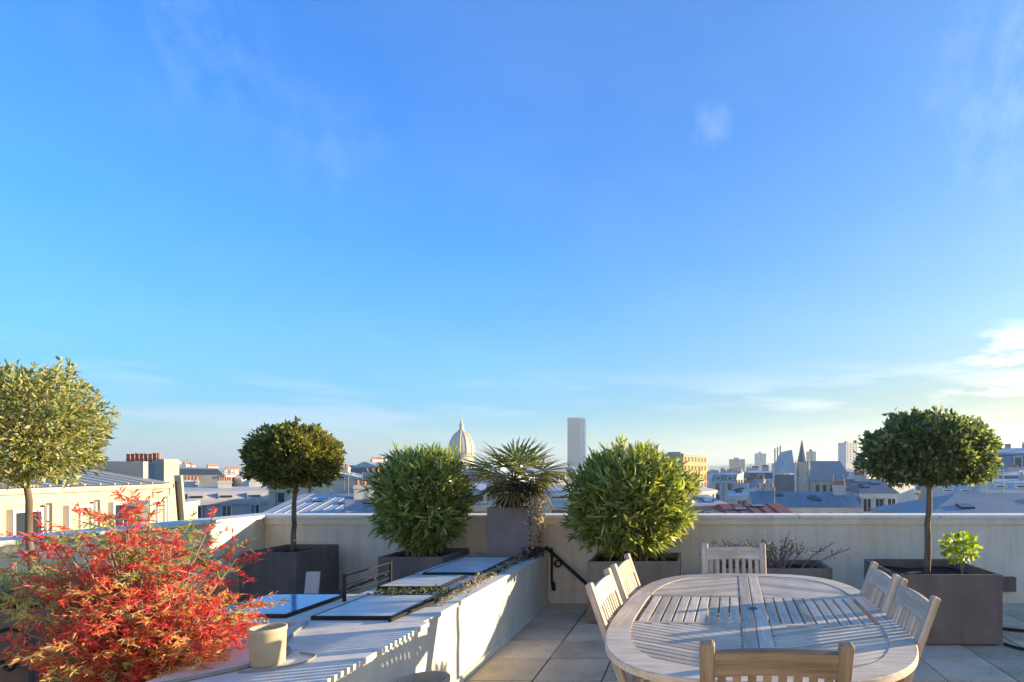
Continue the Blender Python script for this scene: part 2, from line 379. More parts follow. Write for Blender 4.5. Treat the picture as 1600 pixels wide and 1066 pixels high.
M['bright'] = stucco('stucco_bounce', (.86, .83, .76), .95)
ph = thing('bounce_storey', 'unseen white rendered storey added behind the viewer to bounce light onto the terrace', 'building', (1.2, -1.9, 0))  # unseen storey, added so its sunlit wall bounces light onto the terrace
obj('wall', MB().box(-5.9, 5.9, -2, 0, -.05, 3.3), M['bright'], ph); obj('roof', MB().box(-5.9, 5.9, -2.05, .15, 3.301, 3.45), M['zinc'], ph)
for k in range(1):
    f = obj('glass_door', MB().box(-4.6+3.4*k, -2.8+3.4*k, .002, .03, .02, 2.3), M['win'], ph)
    for a_ in (-4.7, -2.79): obj('frame', MB().box(a_+3.4*k, a_+.09+3.4*k, .002, .06, 0, 2.4), M['winframe'], f)
# ------------------------------------------------------------------ the low ledge with skylight panels
LZ = .57
lr = thing('ledge_wall', 'low white rendered ledge dividing the terrace, carrying the glass panels', 'wall', (XLED, 4, 0))
def L_(x0, x1, y0, y1, z0, z1): return MB().box(x0-XLED, x1-XLED, y0-4, y1-4, z0, z1)
obj('ledge_body', L_(-2.42, XLED, 3.42, YB-.027, 0, LZ-.03), M['stucco_white'], lr, bevel=.004)
obj('ledge_body', L_(-2.30, XLED+.035, -1.0, 3.418, 0, LZ-.03), M['stucco_white'], lr, bevel=.004)
obj('ledge_body', L_(-3.08, -2.422, 3.40, 4.20, 0, LZ-.03), M['stucco_white'], lr, bevel=.004)
obj('ledge_top', L_(-2.43, XLED+.012, 3.422, YB-.037, LZ-.029, LZ), M['stucco_white'], lr, bevel=.004)
obj('ledge_top', L_(-2.31, XLED+.047, -1.0, 3.419, LZ-.029, LZ), M['stucco_white'], lr, bevel=.004)
obj('ledge_top', L_(-3.09, -2.432, 3.39, 4.21, LZ-.029, LZ), M['stucco_white'], lr, bevel=.004)
obj('base_trim', L_(XLED+.002, XLED+.02, 3.46, YB-.03, 0, .05), M['stucco_white'], lr)
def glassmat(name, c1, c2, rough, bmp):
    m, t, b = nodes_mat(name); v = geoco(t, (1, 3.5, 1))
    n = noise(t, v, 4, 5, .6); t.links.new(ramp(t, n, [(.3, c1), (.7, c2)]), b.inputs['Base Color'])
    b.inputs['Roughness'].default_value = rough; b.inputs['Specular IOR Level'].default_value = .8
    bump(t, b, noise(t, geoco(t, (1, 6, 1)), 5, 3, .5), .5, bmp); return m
M['gsky'] = glassmat('sky_reflection_glass', (.06, .20, .50), (.07, .22, .54), .10, .0004)  # blue reflection of the sky is put into this base colour
M['gpale'] = glassmat('pale_glass', (.50, .55, .55), (.64, .69, .69), .32, .006)
def panel(label, x0, x1, y0, y1, mat, ribs, tilt=0):
    r = thing('skylight_panel', label, 'skylight', (x0, y0, LZ+.0115), 0, 'framed glass panels lying on the ledge'); w_, d = x1-x0, y1-y0
    r.rotation_euler = (R(tilt), 0, R(random.uniform(-.6, .6)))
    obj('pane', MB().box(.012, w_-.012, .012, d-.012, .0, .012), mat, r)
    f = .011
    for a in ((0, w_, 0, f), (0, w_, d-f, d), (0, f, f+.001, d-f-.001), (w_-f, w_, f+.001, d-f-.001)):
        obj('frame', MB().box(a[0], a[1], a[2], a[3], -.011, .0145), M['black'], r, bevel=.002)
    for k in range(ribs):
        y = d*(k+1)/(ribs+1); obj('rib', MB().box(.02, w_-.02, y-.003, y+.003, .0121, .0135), M['gpale'], r)
    return r
panel('bright glass panel coloured blue like the sky it reflects, behind the red shrub', -3.0, -2.46, 3.50, 4.10, M['gsky'], 0)
panel('pale glass panel nearest the beige pot, framed in black', -2.28, -1.79, 3.45, 4.07, M['gpale'], 4)
panel('pale ribbed glass panel in the middle of the long ledge', -2.38, -1.90, 4.36, 4.88, M['gpale'], 3)
panel('long pale glass panel running up to the palm planter', -2.32, -1.82, 4.97, 5.93, M['gpale'], 5)
# low black rail beside the ledge
rr = thing('guard_rail', 'low black metal rail standing on the ledge beside the planter', 'railing', (-2.385, 3.96, LZ))
obj('post', MB().box(-.009, .009, -.009, .009, 0, .19), M['black'], rr); obj('post', MB().box(-.009, .009, .60, .618, 0, .19), M['black'], rr)
for zz in (.175, .11, .055): obj('bar', MB().beam((0, .0095, zz), (0, .5995, zz), .012 if zz > .15 else .006, .011 if zz > .15 else .006), M['black'], rr)
for k in range(3): obj('cross_bar', MB().tube([(-.16, .16+.15*k, .02), (-.05, .2+.15*k, .07), (.03, .18+.15*k, .10)], .006, 6), M['black'], rr)
# hoses and cables
def crv(pts, n=8):
    P = [Vector(p) for p in pts]; out = []
    for i in range(len(P)-1):
        a, b, c, d = P[max(i-1, 0)], P[i], P[i+1], P[min(i+2, len(P)-1)]
        for k in range(n):
            t_ = k/n; out.append(.5*((2*b)+(c-a)*t_+(2*a-5*b+4*c-d)*t_**2+(3*b-a-3*c+d)*t_**3))
    return out+[P[-1]]
tag(obj('cable', MB().tube(crv([(-1.63, 6.32, .62), (-1.68, 6.0, LZ+.014), (-1.72, 5.4, LZ+.013), (-1.70, 4.9, LZ+.014), (-1.77, 4.4, LZ+.013), (-1.73, 4.0, LZ+.014), (-1.77, 3.6, LZ+.014), (-1.78, 3.40, LZ+.013)]), .012, 8), M['rubber'], smooth=True), 'black hose lying along the right edge of the ledge top', 'hose')
tag(obj('cable', MB().tube(crv([(-2.24, 3.36, LZ+.012), (-2.17, 3.15, LZ+.009), (-2.08, 2.95, LZ+.009), (-1.96, 2.80, LZ+.009), (-2.0, 2.62, LZ+.009), (-2.10, 2.48, LZ+.009), (-2.24, 2.34, LZ+.009)]), .009, 8), M['cable'], smooth=True), 'grey cable curling over the white ledge beside the beige pot', 'cable')
tag(obj('cable', MB().tube(crv([(-1.90, 2.80, LZ+.008), (-1.80, 2.76, LZ+.008), (-1.79, 2.66, LZ+.008), (-1.86, 2.58, LZ+.008), (-1.99, 2.53, LZ+.008)]), .005, 8), M['cable'], smooth=True), 'short loop of thin grey cable to the right of the beige pot', 'cable')
pole = tag(obj('pole', MB().tube([(-1.60, 6.34, .64), (-.86, 6.20, .02)], .019, 10), M['black'], smooth=True), 'black pole leaning from the ledge corner down towards the chairs', 'pole')
tap = thing('wall_tap', 'black tap and pipe fixed in the corner where the ledge meets the parapet', 'tap', (-1.555, 6.42, 0))
obj('pipe', MB().tube(crv([(0, 0, .62), (.004, -.01, .45), (.0, 0, .30), (.01, 0, .16)]), .013, 8), M['rubber'], tap, smooth=True)
obj('wheel', MB().tube([(.075+.035*math.cos(a), -.03, .45+.035*math.sin(a)) for a in [2*math.pi*k/12 for k in range(13)]], .010, 6), M['rubber'], tap)
obj('spout', MB().tube([(0, 0, .45), (.05, -.02, .45), (.07, -.03, .45)], .012, 8), M['cable'], tap)
obj('spout', MB().tube([(0, 0, .24), (.03, -.03, .22), (.035, -.04, .15)], .018, 8), M['rubber'], tap)
cb = []
g2 = np.random.default_rng(3)
n = 700; yy = 3.8 + 2.5*g2.random(n)**.9; P = np.stack([-1.74+.07*g2.normal(size=n)*.7, yy, np.full(n, LZ+.008)+.02*g2.random(n)*(yy > 4.3)], 1)
P = P[(P[:, 0] < -1.615)]
litter = leafmat('dry_leaf', [(.30, .22, .13), (.45, .36, .22), (.20, .15, .09), (.50, .44, .30)], .2, .8)
o = obj('dry_leaves', leaf_mesh('dry_leaves', P, unit(rng.normal(size=P.shape)*[1, 1, .25]), .03, .018, rng.random(len(P)), litter), None); o['kind'] = 'stuff'
n = 260; P = np.stack([-2.28+.5*g2.random(n), 4.20+.10*g2.normal(size=n)*.6, np.full(n, LZ+.004)+.02*g2.random(n)], 1)
moss = leafmat('moss', [(.07, .09, .02), (.12, .14, .04), (.16, .15, .06)], .2, .8)
o = obj('moss', leaf_mesh('moss', P, unit(rng.normal(size=P.shape)*[1, 1, .7]+[0, 0, .5]), .035, .018, rng.random(n), moss), None); o['kind'] = 'stuff'

# pots
pot = thing('clay_pot', 'round beige ceramic pot standing on the white ledge', 'pot', (-1.955, 2.66, LZ))
obj('pot_body', MB().lathe([(.064, 0), (.068, .01), (.072, .15), (.075, .155), (.075, .172), (.066, .172), (.062, .06), (.0, .06)], 28), M['ceramic'], pot, smooth=True)
obj('soil', MB().lathe([(.062, .062), (.066, .13), (.001, .135)], 20), M['soil'], pot)
pot2 = thing('round_planter', 'round empty planter with a pale rim on the paving beside the ledge', 'planter', (-1.40, 3.02, 0))
obj('pot_body', MB().lathe([(.10, 0), (.105, .01), (.118, .345), (.128, .35), (.128, .372), (.112, .372), (.105, .1), (.0, .1)], 32), M['palegrey'] if 0 else M['ceramic'], pot2, smooth=True)
obj('soil', MB().lathe([(.105, .102), (.108, .25), (.001, .255)], 24), M['soil'], pot2)

# ------------------------------------------------------------------ planters
def planter(label, x0, x1, y0, y1, z0, z1, mat, rim=.03, group='dark fibre planter boxes round the terrace', soil=.05):
    r = thing('planter_box', label, 'planter', ((x0+x1)/2, (y0+y1)/2, z0), 0, group); a, b, h = (x1-x0)/2, (y1-y0)/2, z1-z0
    for bb in ((-a, a, -b, -b+rim), (-a, a, b-rim, b), (-a, -a+rim, -b+rim+.0005, b-rim-.0005), (a-rim, a, -b+rim+.0005, b-rim-.0005)):
        obj('side_panel', MB().box(bb[0], bb[1], bb[2], bb[3], .012, h), mat, r, bevel=.006)
    mb = MB(); nn = 9
    for i in range(nn):
        for j in range(nn): mb.v.append((-a+rim+(2*a-2*rim)*i/(nn-1), -b+rim+(2*b-2*rim)*j/(nn-1), h-soil+random.uniform(-.012, .012)))
    for i in range(nn-1):
        for j in range(nn-1): mb.f.append((i*nn+j, (i+1)*nn+j, (i+1)*nn+j+1, i*nn+j+1))
    obj('soil', mb, M['soil'], r)
    obj('foot', MB().box(-a+.03, a-.03, -b+.03, b-.03, 0, .0115), M['black'], r)
    return r
planter('dark brown planter in the far left corner holding a ball-clipped tree', -4.40, -3.84, 5.60, 6.28, 0, .68, M['planter'])
planter('dark planter of the bushy shrub just left of the long ledge', -3.08, -2.45, 5.66, 6.34, 0, .63, M['planter'])
planter('warm grey planter holding the fan palm on the end of the ledge', -2.12, -1.68, 5.97, 6.41, LZ+.001, 1.095, M['planter_mauve'], .02)
planter('brown planter of the big bushy shrub behind the left chairs', -1.00, -.11, 5.55, 6.20, 0, .60, M['planter_grey'])
planter('low planter of bare twigs behind the far end of the table', .30, 1.38, 5.62, 6.22, 0, .52, M['planter_grey'], .05)
planter('big dark planter at right holding the tall clipped tree', 1.72, 2.62, 4.84, 5.74, 0, .60, M['planter'], soil=.08)
planter('dark planter in front of the left parapet under the yellowish tree', -4.66, -3.80, 3.30, 4.05, 0, .66, M['planter'])
planter('dark planter holding the red shrub in the foreground', -2.98, -2.36, 2.40, 3.00, 0, .42, M['planter'])

# ------------------------------------------------------------------ trees and shrubs
def trunk_mb(p0, p1, r0, r1, wob=.006, n=8):
    p0 = Vector(p0); p1 = Vector(p1); pts = []
    for k in range(n+1):
        t_ = k/n; pts.append(p0.lerp(p1, t_)+Vector((random.uniform(-wob, wob), random.uniform(-wob, wob), 0))*(0 < k < n))
    return MB().tube(pts, r0, 9, r1)
def limbs_mb(c, base, rad, n, r0):
    mb = MB(); base = Vector(base)
    for k in range(n):
        d = Vector((random.gauss(0, 1), random.gauss(0, 1), random.uniform(.0, 1.2))).normalized()
        e = Vector(c)+Vector((d.x*rad[0], d.y*rad[1], d.z*rad[2]))*.8; m_ = base.lerp(e, .5)+Vector((0, 0, -.03))
        mb.tube(crv([base, m_, e], 3), r0, 5, r0*.25)
        for _ in range(2):
            f = m_+Vector((random.gauss(0, 1)*rad[0]*.35, random.gauss(0, 1)*rad[1]*.35, abs(random.gauss(0, 1))*rad[2]*.4)); mb.tube([m_, f], r0*.5, 4, r0*.15)
    return mb
G1 = leafmat('leaf_laurel', [(.065, .08, .026), (.12, .135, .035), (.22, .21, .05), (.36, .32, .09)], .42, .30, .7)
G2 = leafmat('leaf_oleander', [(.065, .09, .03), (.13, .175, .045), (.28, .31, .085), (.52, .50, .20)], .42, .30, .7)
G3 = leafmat('leaf_variegated', [(.10, .13, .05), (.20, .23, .07), (.36, .34, .10), (.46, .47, .30), (.38, .27, .09)], .35, .5, .4)
G4 = leafmat('leaf_holly', [(.07, .10, .05), (.12, .155, .07), (.20, .24, .10), (.32, .29, .15)], .42, .30, .7)
G5 = leafmat('leaf_nandina', [(.56, .04, .07), (.66, .08, .08), (.60, .19, .09), (.72, .38, .16), (.50, .46, .18), (.26, .34, .12)], .45, .45, .4)
G6 = leafmat('leaf_citrus', [(.16, .24, .03), (.26, .34, .04), (.38, .42, .06)], .4, .35, .5)
G7 = leafmat('leaf_lavender', [(.22, .25, .20), (.32, .34, .29), (.18, .20, .13)], .2, .7)
def ball_tree(label, c, rad, base, n, ln, wd, mat, seed, trunk_r, shell=.24, amp=.09, flat=.55, freq=4, pear=0, out=.9, name='standard_tree'):
    r = thing(name, label, 'tree', base); b = Vector(base)
    fork = Vector((c[0], c[1], c[2]-rad[2]*.55))
    obj('trunk', trunk_mb((0, 0, 0), fork-b, trunk_r, trunk_r*.7), M['bark'], r, smooth=True)
    obj('branches', limbs_mb(Vector(c)-b, fork-b, rad, 14, trunk_r*.5), M['bark'], r)
    P, d = crown_points(n, Vector(c)-b, rad, shell, seed, amp, freq, pear, flat)
    D = d*out + rng.normal(size=d.shape)*.65 + np.array([0, 0, .15])
    ns = 34; sd, _ = crown_points(ns, Vector(c)-b, rad, .03, seed, amp, freq, pear, flat); sdir = unit(unit(sd-np.array(Vector(c)-b))+rng.normal(size=(ns, 3))*.35+[0, 0, .3])
    m = n//22; ii = rng.integers(0, ns, m); P[:m] = sd[ii]+sdir[ii]*(rng.random(m)*.085-.02)[:, None]; D[:m] = sdir[ii]*.8+rng.normal(size=(m, 3))*.6
    tone = np.clip(rng.normal(.45, .22, n) + .12*(lump(d, amp=.9, freq=5, seed=seed+9)-1), 0, 1)
    obj('crown', leaf_mesh('crown', P, D, ln*(.5+.9*rng.random(n)), wd*(.6+.8*rng.random(n)), tone, mat), None, r)
    return r
ball_tree('clipped ball-headed evergreen in the far left corner planter', (-4.08, 5.94, 1.61), (.415, .42, .32), (-4.11, 5.94, .62), 13000, .050, .026, G1, 3, .026, flat=.8, amp=.09)
ball_tree('tall dark clipped evergreen with a broad head in the big right planter', (2.22, 5.36, 1.635), (.585, .54, .355), (2.19, 5.36, .52), 17000, .050, .030, G4, 5, .034, flat=.62, amp=.13)
ball_tree('yellowish small-leaved tree at the left edge of the terrace', (-4.30, 3.72, 1.735), (.40, .38, .42), (-4.24, 3.72, .60), 12000, .040, .014, G3, 8, .022, shell=.3, amp=.12, flat=.75)
def bush(label, c, rad, base, n, ln, wd, mat, seed, pear, name='oleander_bush'):
    r = thing(name, label, 'shrub', base); b = np.array(base); mb = MB()
    for k in range(26):
        a = random.uniform(0, 6.28); s = random.uniform(.03, .14); q = Vector((math.cos(a)*s, math.sin(a)*s, 0))
        e = Vector((math.cos(a)*rad[0]*random.uniform(.3, .85), math.sin(a)*rad[1]*random.uniform(.3, .85), c[2]-base[2]+rad[2]*random.uniform(-.3, .6)))
        mb.tube(crv([q, q.lerp(e, .5)+Vector((0, 0, .08)), e], 3), .009, 5, .003)
    obj('stems', mb, M['bark'], r)
    P, d = crown_points(n, np.array(c)-b, rad, .42, seed, .10, 3.5, pear)
    # whorled tips: leaves gathered on shoots
    k = n//9; tipP, tipd = crown_points(k, np.array(c)-b, rad, .16, seed, .10, 3.5, pear)
    idx = rng.integers(0, k, n); use = rng.random(n) < .68
    up = unit(tipd + np.array([0, 0, .55])); PP = tipP[idx] - up[idx]*(rng.random(n)*ln*1.1)[:, None]
    P = np.where(use[:, None], PP, P); D = np.where(use[:, None], up[idx]*.9 + rng.normal(size=P.shape)*.55, d + rng.normal(size=P.shape)*.6 + [0, 0, .3])
    tone = np.clip(.12 + .28*rng.random(n) + .5*rng.random(k)[idx] + .35*(rng.random(n) < .12), 0, 1)
    obj('foliage', leaf_mesh('foliage', P, D, ln*(.5+.8*rng.random(n)), wd*(.7+.5*rng.random(n)), tone, mat, curl=.5, long=True), None, r)
    return r
bush('dense dark green lance-leaved shrub left of the palm', (-2.80, 6.0, 1.17), (.475, .42, .56), (-2.78, 6.0, .58), 9000, .115, .021, G2, 21, .12)
bush('large lance-leaved shrub with sunlit right side, behind the left chairs', (-.61, 5.88, 1.16), (.64, .52, .545), (-.56, 5.88, .55), 13000, .125, .022, G2, 22, .05)
# yucca / fan palm
palm = thing('fan_palm', 'spiky fan palm in the warm grey planter on the ledge', 'palm', (-1.90, 6.19, 1.04))
obj('trunk', MB().lathe([(.07, 0), (.085, .08), (.07, .2), (.05, .32), (.01, .36)], 14), plain('palm_fibre', (.11, .075, .04), (.05, .035, .02), rough=.95, scale=40, bmp=.02), palm)
PF = leafmat('palm_green', [(0.060, 0.090, 0.038), (0.108, 0.138, 0.050), (0.204, 0.216, 0.078)], .3, .45)
PO = leafmat('palm_old', [(.16, .15, .05), (.25, .20, .07), (.33, .20, .08)], .3, .6)
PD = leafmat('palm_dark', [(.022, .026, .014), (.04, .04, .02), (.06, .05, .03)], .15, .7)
def frond_mesh(mat, Rf, seed, nl=18, spread=225, droop=.25):
    g = np.random.default_rng(seed); P = []; D = []; Ln = []; 
    for k in range(nl):
        a = R(-spread/2+spread*k/(nl-1)); d = np.array([math.sin(a), math.cos(a), 0.0]) + np.array([0, 0, g.normal()*.09-.08])
        P.append(d*.03); D.append(d); Ln.append(Rf*(.92+.14*g.random())*(1-.18*abs(a)/R(spread/2)))
    P = np.array(P); D = unit(np.array(D)); n_ = len(P); V = []; F = []; tone = []
    for i in range(n_):
        d = D[i]; s = np.cross(d, [0, 0, 1]); s = s/np.linalg.norm(s); L0 = Ln[i]; w0 = .023; b = len(V)
        dr = droop*(1+g.normal()*.3)
        st = [(0, .35), (.35, 1.0), (.72, .75), (1.0, .05)]
        for t_, w_ in st:
            c_ = P[i]+d*L0*t_+np.array([0, 0, -dr*L0*t_**2.6*.5])
            V += [tuple(c_+s*w0*w_*.5+np.array([0, 0, .004*w_])), tuple(c_-s*w0*w_*.5+np.array([0, 0, .004*w_])), tuple(c_-np.array([0, 0, .003*w_]))]
        for k in range(3):
            a0, a1 = b+3*k, b+3*k+3
            F += [(a0, a0+2, a1+2, a1), (a0+2, a0+1, a1+1, a1+2)]; tone += [g.random()]*2
    me = bpy.data.meshes.new('frond'); me.from_pydata(V, [], F); at = me.attributes.new('tone', 'FLOAT', 'FACE'); at.data.foreach_set('value', tone)
    me.materials.append(mat); return me
fr = [frond_mesh(PF, .35, s, nl=16, spread=190, droop=.10) for s in range(4)]; fo = [frond_mesh(PO, .30, s+10, droop=.6) for s in range(3)]; fd = [frond_mesh(PD, .26, s+20, droop=1.2) for s in range(3)]
pet = {m_.name: MB().tube([(0, -.22, 0), (0, -.1, .01), (0, .03, 0)], .006, 5).mesh('petiole', m_) for m_ in (PF, PO, PD)}
def frond(az, el, reach, meshes, mat, roll=0, sc=1):
    # el measured from horizontal, frond's local +y points outwards
    d = Vector((math.sin(az)*math.cos(el), math.cos(az)*math.cos(el), math.sin(el)))
    o = obj('frond', random.choice(meshes), None, palm)
    x = Vector((math.cos(az), -math.sin(az), 0)); z_ = x.cross(d)
    mt = Matrix((x*sc, d*sc, z_*sc)).transposed().to_4x4() @ Matrix.Rotation(roll, 4, 'Y'); mt.translation = Vector((0, 0, .34))+d*reach*1.25
    o.matrix_basis = mt
    p = obj('petiole', pet[mat.name], None, o)
for k in range(10):
    frond(k*2.399+.3, R(random.uniform(15, 68)), random.uniform(.14, .26), fr, PF, random.uniform(-.5, .5))
for k in range(9):
    frond(k*2.399+1.1, R(random.uniform(-8, 22)), random.uniform(.16, .25), fr if k % 2 else fo, PF if k % 2 else PO, random.uniform(-.4, .4))
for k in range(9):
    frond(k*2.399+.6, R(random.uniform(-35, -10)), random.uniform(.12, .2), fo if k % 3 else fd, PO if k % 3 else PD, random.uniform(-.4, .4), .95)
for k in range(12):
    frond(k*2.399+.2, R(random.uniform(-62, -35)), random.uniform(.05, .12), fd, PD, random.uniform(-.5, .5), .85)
# dry creeper hanging at the palm planter
n = 900; tt = rng.random(n); P = np.stack([-1.635+.035*rng.normal(size=n)*(1-.5*tt), 6.05+.10*rng.normal(size=n), 1.17-.50*tt+.02*rng.normal(size=n)], 1)
cr = tag(obj('dry_creeper', leaf_mesh('dry_creeper', P, unit(rng.normal(size=P.shape)+[.3, -.3, -.6]), .032, .02, rng.random(n), leafmat('dry_creeper', [(.45, .36, .26), (.55, .45, .34), (.34, .22, .16), (.60, .52, .42)], .2, .8)), None), 'pale dry creeper hanging down the right side of the palm planter', 'plant')
n = 350; tt = rng.random(n); P = np.stack([-1.66+.045*rng.normal(size=n), 6.05+.12*rng.normal(size=n), LZ+.02+.08*rng.random(n)], 1)
tag(obj('dead_roots', leaf_mesh('dead_roots', P, unit(rng.normal(size=P.shape)), .05, .014, rng.random(n), leafmat('dead_root', [(.03, .022, .018), (.06, .045, .035), (.10, .08, .06)], .1, .9)), None), 'dark tangle of dead stems at the foot of the palm planter', 'plant')
# bare twigs
tw = thing('bare_hydrangea', 'leafless woody shrub with upright twigs behind the far chair', 'shrub', (.84, 5.92, .46))
mb = MB()
for k in range(26):
    a = random.uniform(0, 6.28); s = random.uniform(.0, .30); p = Vector((math.cos(a)*s*1.2, math.sin(a)*s*.5, 0)); lean = Vector((p.x*1.1+random.gauss(0, .08), random.gauss(0, .08), 0))
    hgt = random.uniform(.14, .34); q = p+lean*.5+Vector((random.gauss(0, .03), 0, hgt*.55)); e = p+lean+Vector((random.gauss(0, .03), 0, hgt))
    mb.tube(crv([p, q, e], 3), .010, 5, .005); mb.tube([e, e+Vector((0, 0, .018))], .009, 5, .003)
    for _ in range(3):
        f = q.lerp(e, random.random())+Vector((random.gauss(0, .06), random.gauss(0, .05), random.uniform(.02, .08))); mb.tube([q.lerp(e, .3), f], .005, 5, .004); mb.tube([f, f+Vector((0, 0, .015))], .008, 5, .003)
for side in (-1,):
    for k in range(9):
        p = Vector((-.28, 0, .05)); e = Vector((-.30-.22*random.random(), random.gauss(0, .08), .16+.14*random.random())); mb.tube(crv([p, p.lerp(e, .5)+Vector((0, 0, .05)), e], 3), .007, 5, .004)
obj('stems', mb, M['twig'], tw)
n = 240; P = np.stack([rng.normal(size=n)*.30-.05, rng.normal(size=n)*.14, .08+.22*rng.random(n)], 1)
obj('dead_leaves', leaf_mesh('dead_leaves', P, unit(rng.normal(size=P.shape)), .03, .018, rng.random(n), litter), None, tw)
# little citrus
ct = thing('citrus_plant', 'small bright yellow-green leafy plant in the big right planter', 'plant', (2.40, 5.10, .52))
mb = MB()
for k in range(7):
    a = k*.9; e = Vector((math.cos(a)*.11, math.sin(a)*.1, .20+.16*random.random())); mb.tube(crv([(0, 0, 0), (e.x*.2, e.y*.2, .14), e], 4), .006, 5, .002)
obj('stems', mb, M['twig'], ct)
n = 190; d = unit(rng.normal(size=(n, 3))); P = np.array([-.02, 0, .27]) + d*np.array([.15, .13, .12])*(rng.random((n, 1))**.4)
obj('foliage', leaf_mesh('foliage', P, d+rng.normal(size=d.shape)*.5, .062, .034, rng.random(n), G6, long=True), None, ct)
# lavender under the yellowish tree
lv = thing('lavender_bush', 'low grey-green tufted plant at the foot of the yellowish tree', 'plant', (-4.2, 3.66, .60))
n = 2600; a = rng.random(n)*6.28; rr_ = rng.random(n)**.5; P = np.stack([np.cos(a)*rr_*.33, np.sin(a)*rr_*.28, .02+.12*rng.random(n)], 1)
obj('foliage', leaf_mesh('foliage', P, P*[1.3, 1.3, 0]+rng.normal(size=P.shape)*.3+[0, 0, .8], .11*(.5+.8*rng.random(n)), .006, rng.random(n), G7, long=True), None, lv)
# nandina: the red shrub
nb = (-2.58, 2.72, .32)
nan = thing('red_nandina', 'large red and orange leaved shrub in the left foreground', 'shrub', nb)
mb = MB(); LP = []; LD = []; TN = []
for k in range(125):
    a = random.uniform(0, 6.28); s = random.uniform(0, .14); p = Vector((math.cos(a)*s, math.sin(a)*s, 0))
    sp = random.random()**.6; e = Vector((math.cos(a)*.45*sp, math.sin(a)*.40*sp, random.uniform(.28, .96)*(1-.16*sp**2)))
    mid = p.lerp(e, .5)+Vector((-e.x*.12, -e.y*.12, .06)); c_ = crv([p, mid, e], 5); mb.tube(c_, .006, 5, .002)
    base_t = min(.999, max(0, random.gauss(.22, .16) if e.z > .60 else random.gauss(.38, .24)))
    if e.z > .6 and random.random() < .3: base_t = .95
    for j in range(14):                      # compound leaves off the cane
        q = c_[random.randrange(len(c_)//3, len(c_))]; out = Vector((e.x-p.x, e.y-p.y, 0)); 
        dd = (Vector((random.gauss(0, 1), random.gauss(0, 1), random.gauss(.15, .6)))+out*1.2).normalized(); Lr = random.uniform(.10, .20)
        tip = q+dd*Lr; mb.tube([q, tip], .0022, 3, .001)
        for m_ in range(24):
            t_ = random.uniform(.25, 1); LP.append(q+dd*Lr*t_); ld = (dd*.8+Vector((random.gauss(0, 1), random.gauss(0, 1), random.gauss(-.1, .7)))*.75); LD.append(ld); TN.append(base_t+random.gauss(0, .13))
obj('canes', mb, M['twig'], nan)
LP = np.array([tuple(p) for p in LP]); LD = np.array([tuple(p) for p in LD]); n = len(LP)
obj('foliage', leaf_mesh('foliage', LP, LD, 
  .031*(.5+.9*rng.random(n)), .0062*(.8+.4*rng.random(n)), np.array(TN), G5, curl=.3, long=True), None, nan)
# hose hoop and other small things
hs = tag(obj('hose_coil', MB().tube([(-3.84+.085*math.cos(a), 3.24+.02*math.sin(2*a), .46+.115*math.sin(a)) for a in [2*math.pi*k/28 for k in range(29)]], .011, 8), M['rubber'], smooth=True), 'black hose loop hanging on the front of the left planter', 'hose')
tag(obj('hose', MB().tube(crv([(-3.80, 3.18, .02), (-3.55, 3.10, .014), (-3.2, 3.2, .014), (-2.95, 3.5, .014), (-3.3, 3.8, .014)]), .012, 8), M['rubber'], smooth=True), 'black hose lying on the paving at the lower left', 'hose')
gb = tag(obj('leaning_board', MB().hexa([(-3.15, 4.62, 0), (-3.04, 4.62, 0), (-3.04, 4.64, 0), (-3.15, 4.64, 0)], [(-3.17, 4.74, .64), (-3.06, 4.74, .64), (-3.06, 4.76, .64), (-3.17, 4.76, .64)]), M['palegrey'], bevel=.003), 'narrow pale grey board standing beside the corner planter', 'board')
tag(obj('wall_box', MB().box(2.86, 3.03, YB-.06, YB-.026, .0, .0) if 0 else MB().box(3.44, 3.60, YB-.085, YB-.027, .14, .30), M['planter'], bevel=.005), 'small dark box fixed low on the back parapet right of the big planter', 'utility box')
tag(obj('cable', MB().tube(crv([(2.64, 4.86, .012), (2.72, 4.72, .012), (2.95, 4.62, .012), (3.3, 4.6, .012)]), .012, 8), M['rubber'], smooth=True), 'black cable on the paving at the corner of the big right planter', 'cable')
tag(obj('cable', MB().tube(crv([(2.66, 5.55, .014), (2.95, 5.30, .014), (3.3, 5.22, .014), (3.7, 5.3, .014)]), .014, 8), M['rubber'], smooth=True), 'black hose on the paving behind the big right planter', 'hose')

# ------------------------------------------------------------------ teak table
TA, TBL, TZ = .695, 1.07, .74
tab = thing('garden_table', 'large oval slatted teak garden table in the right foreground', 'table', (.325, 3.03, 0), R(-4))
def outl(a, b, t_, e=3.1):
    c, s = math.cos(t_), math.sin(t_); return (a*abs(c)**(2/e)*(1 if c >= 0 else -1), b*abs(s)**(2/e)*(1 if s >= 0 else -1))
RW = .105; TH = .028
brk = [0-.0, .52, 1.05, math.pi/2, 2.09, 2.62, math.pi, 3.66, 4.19, 4.712, 5.23, 5.76, 2*math.pi]
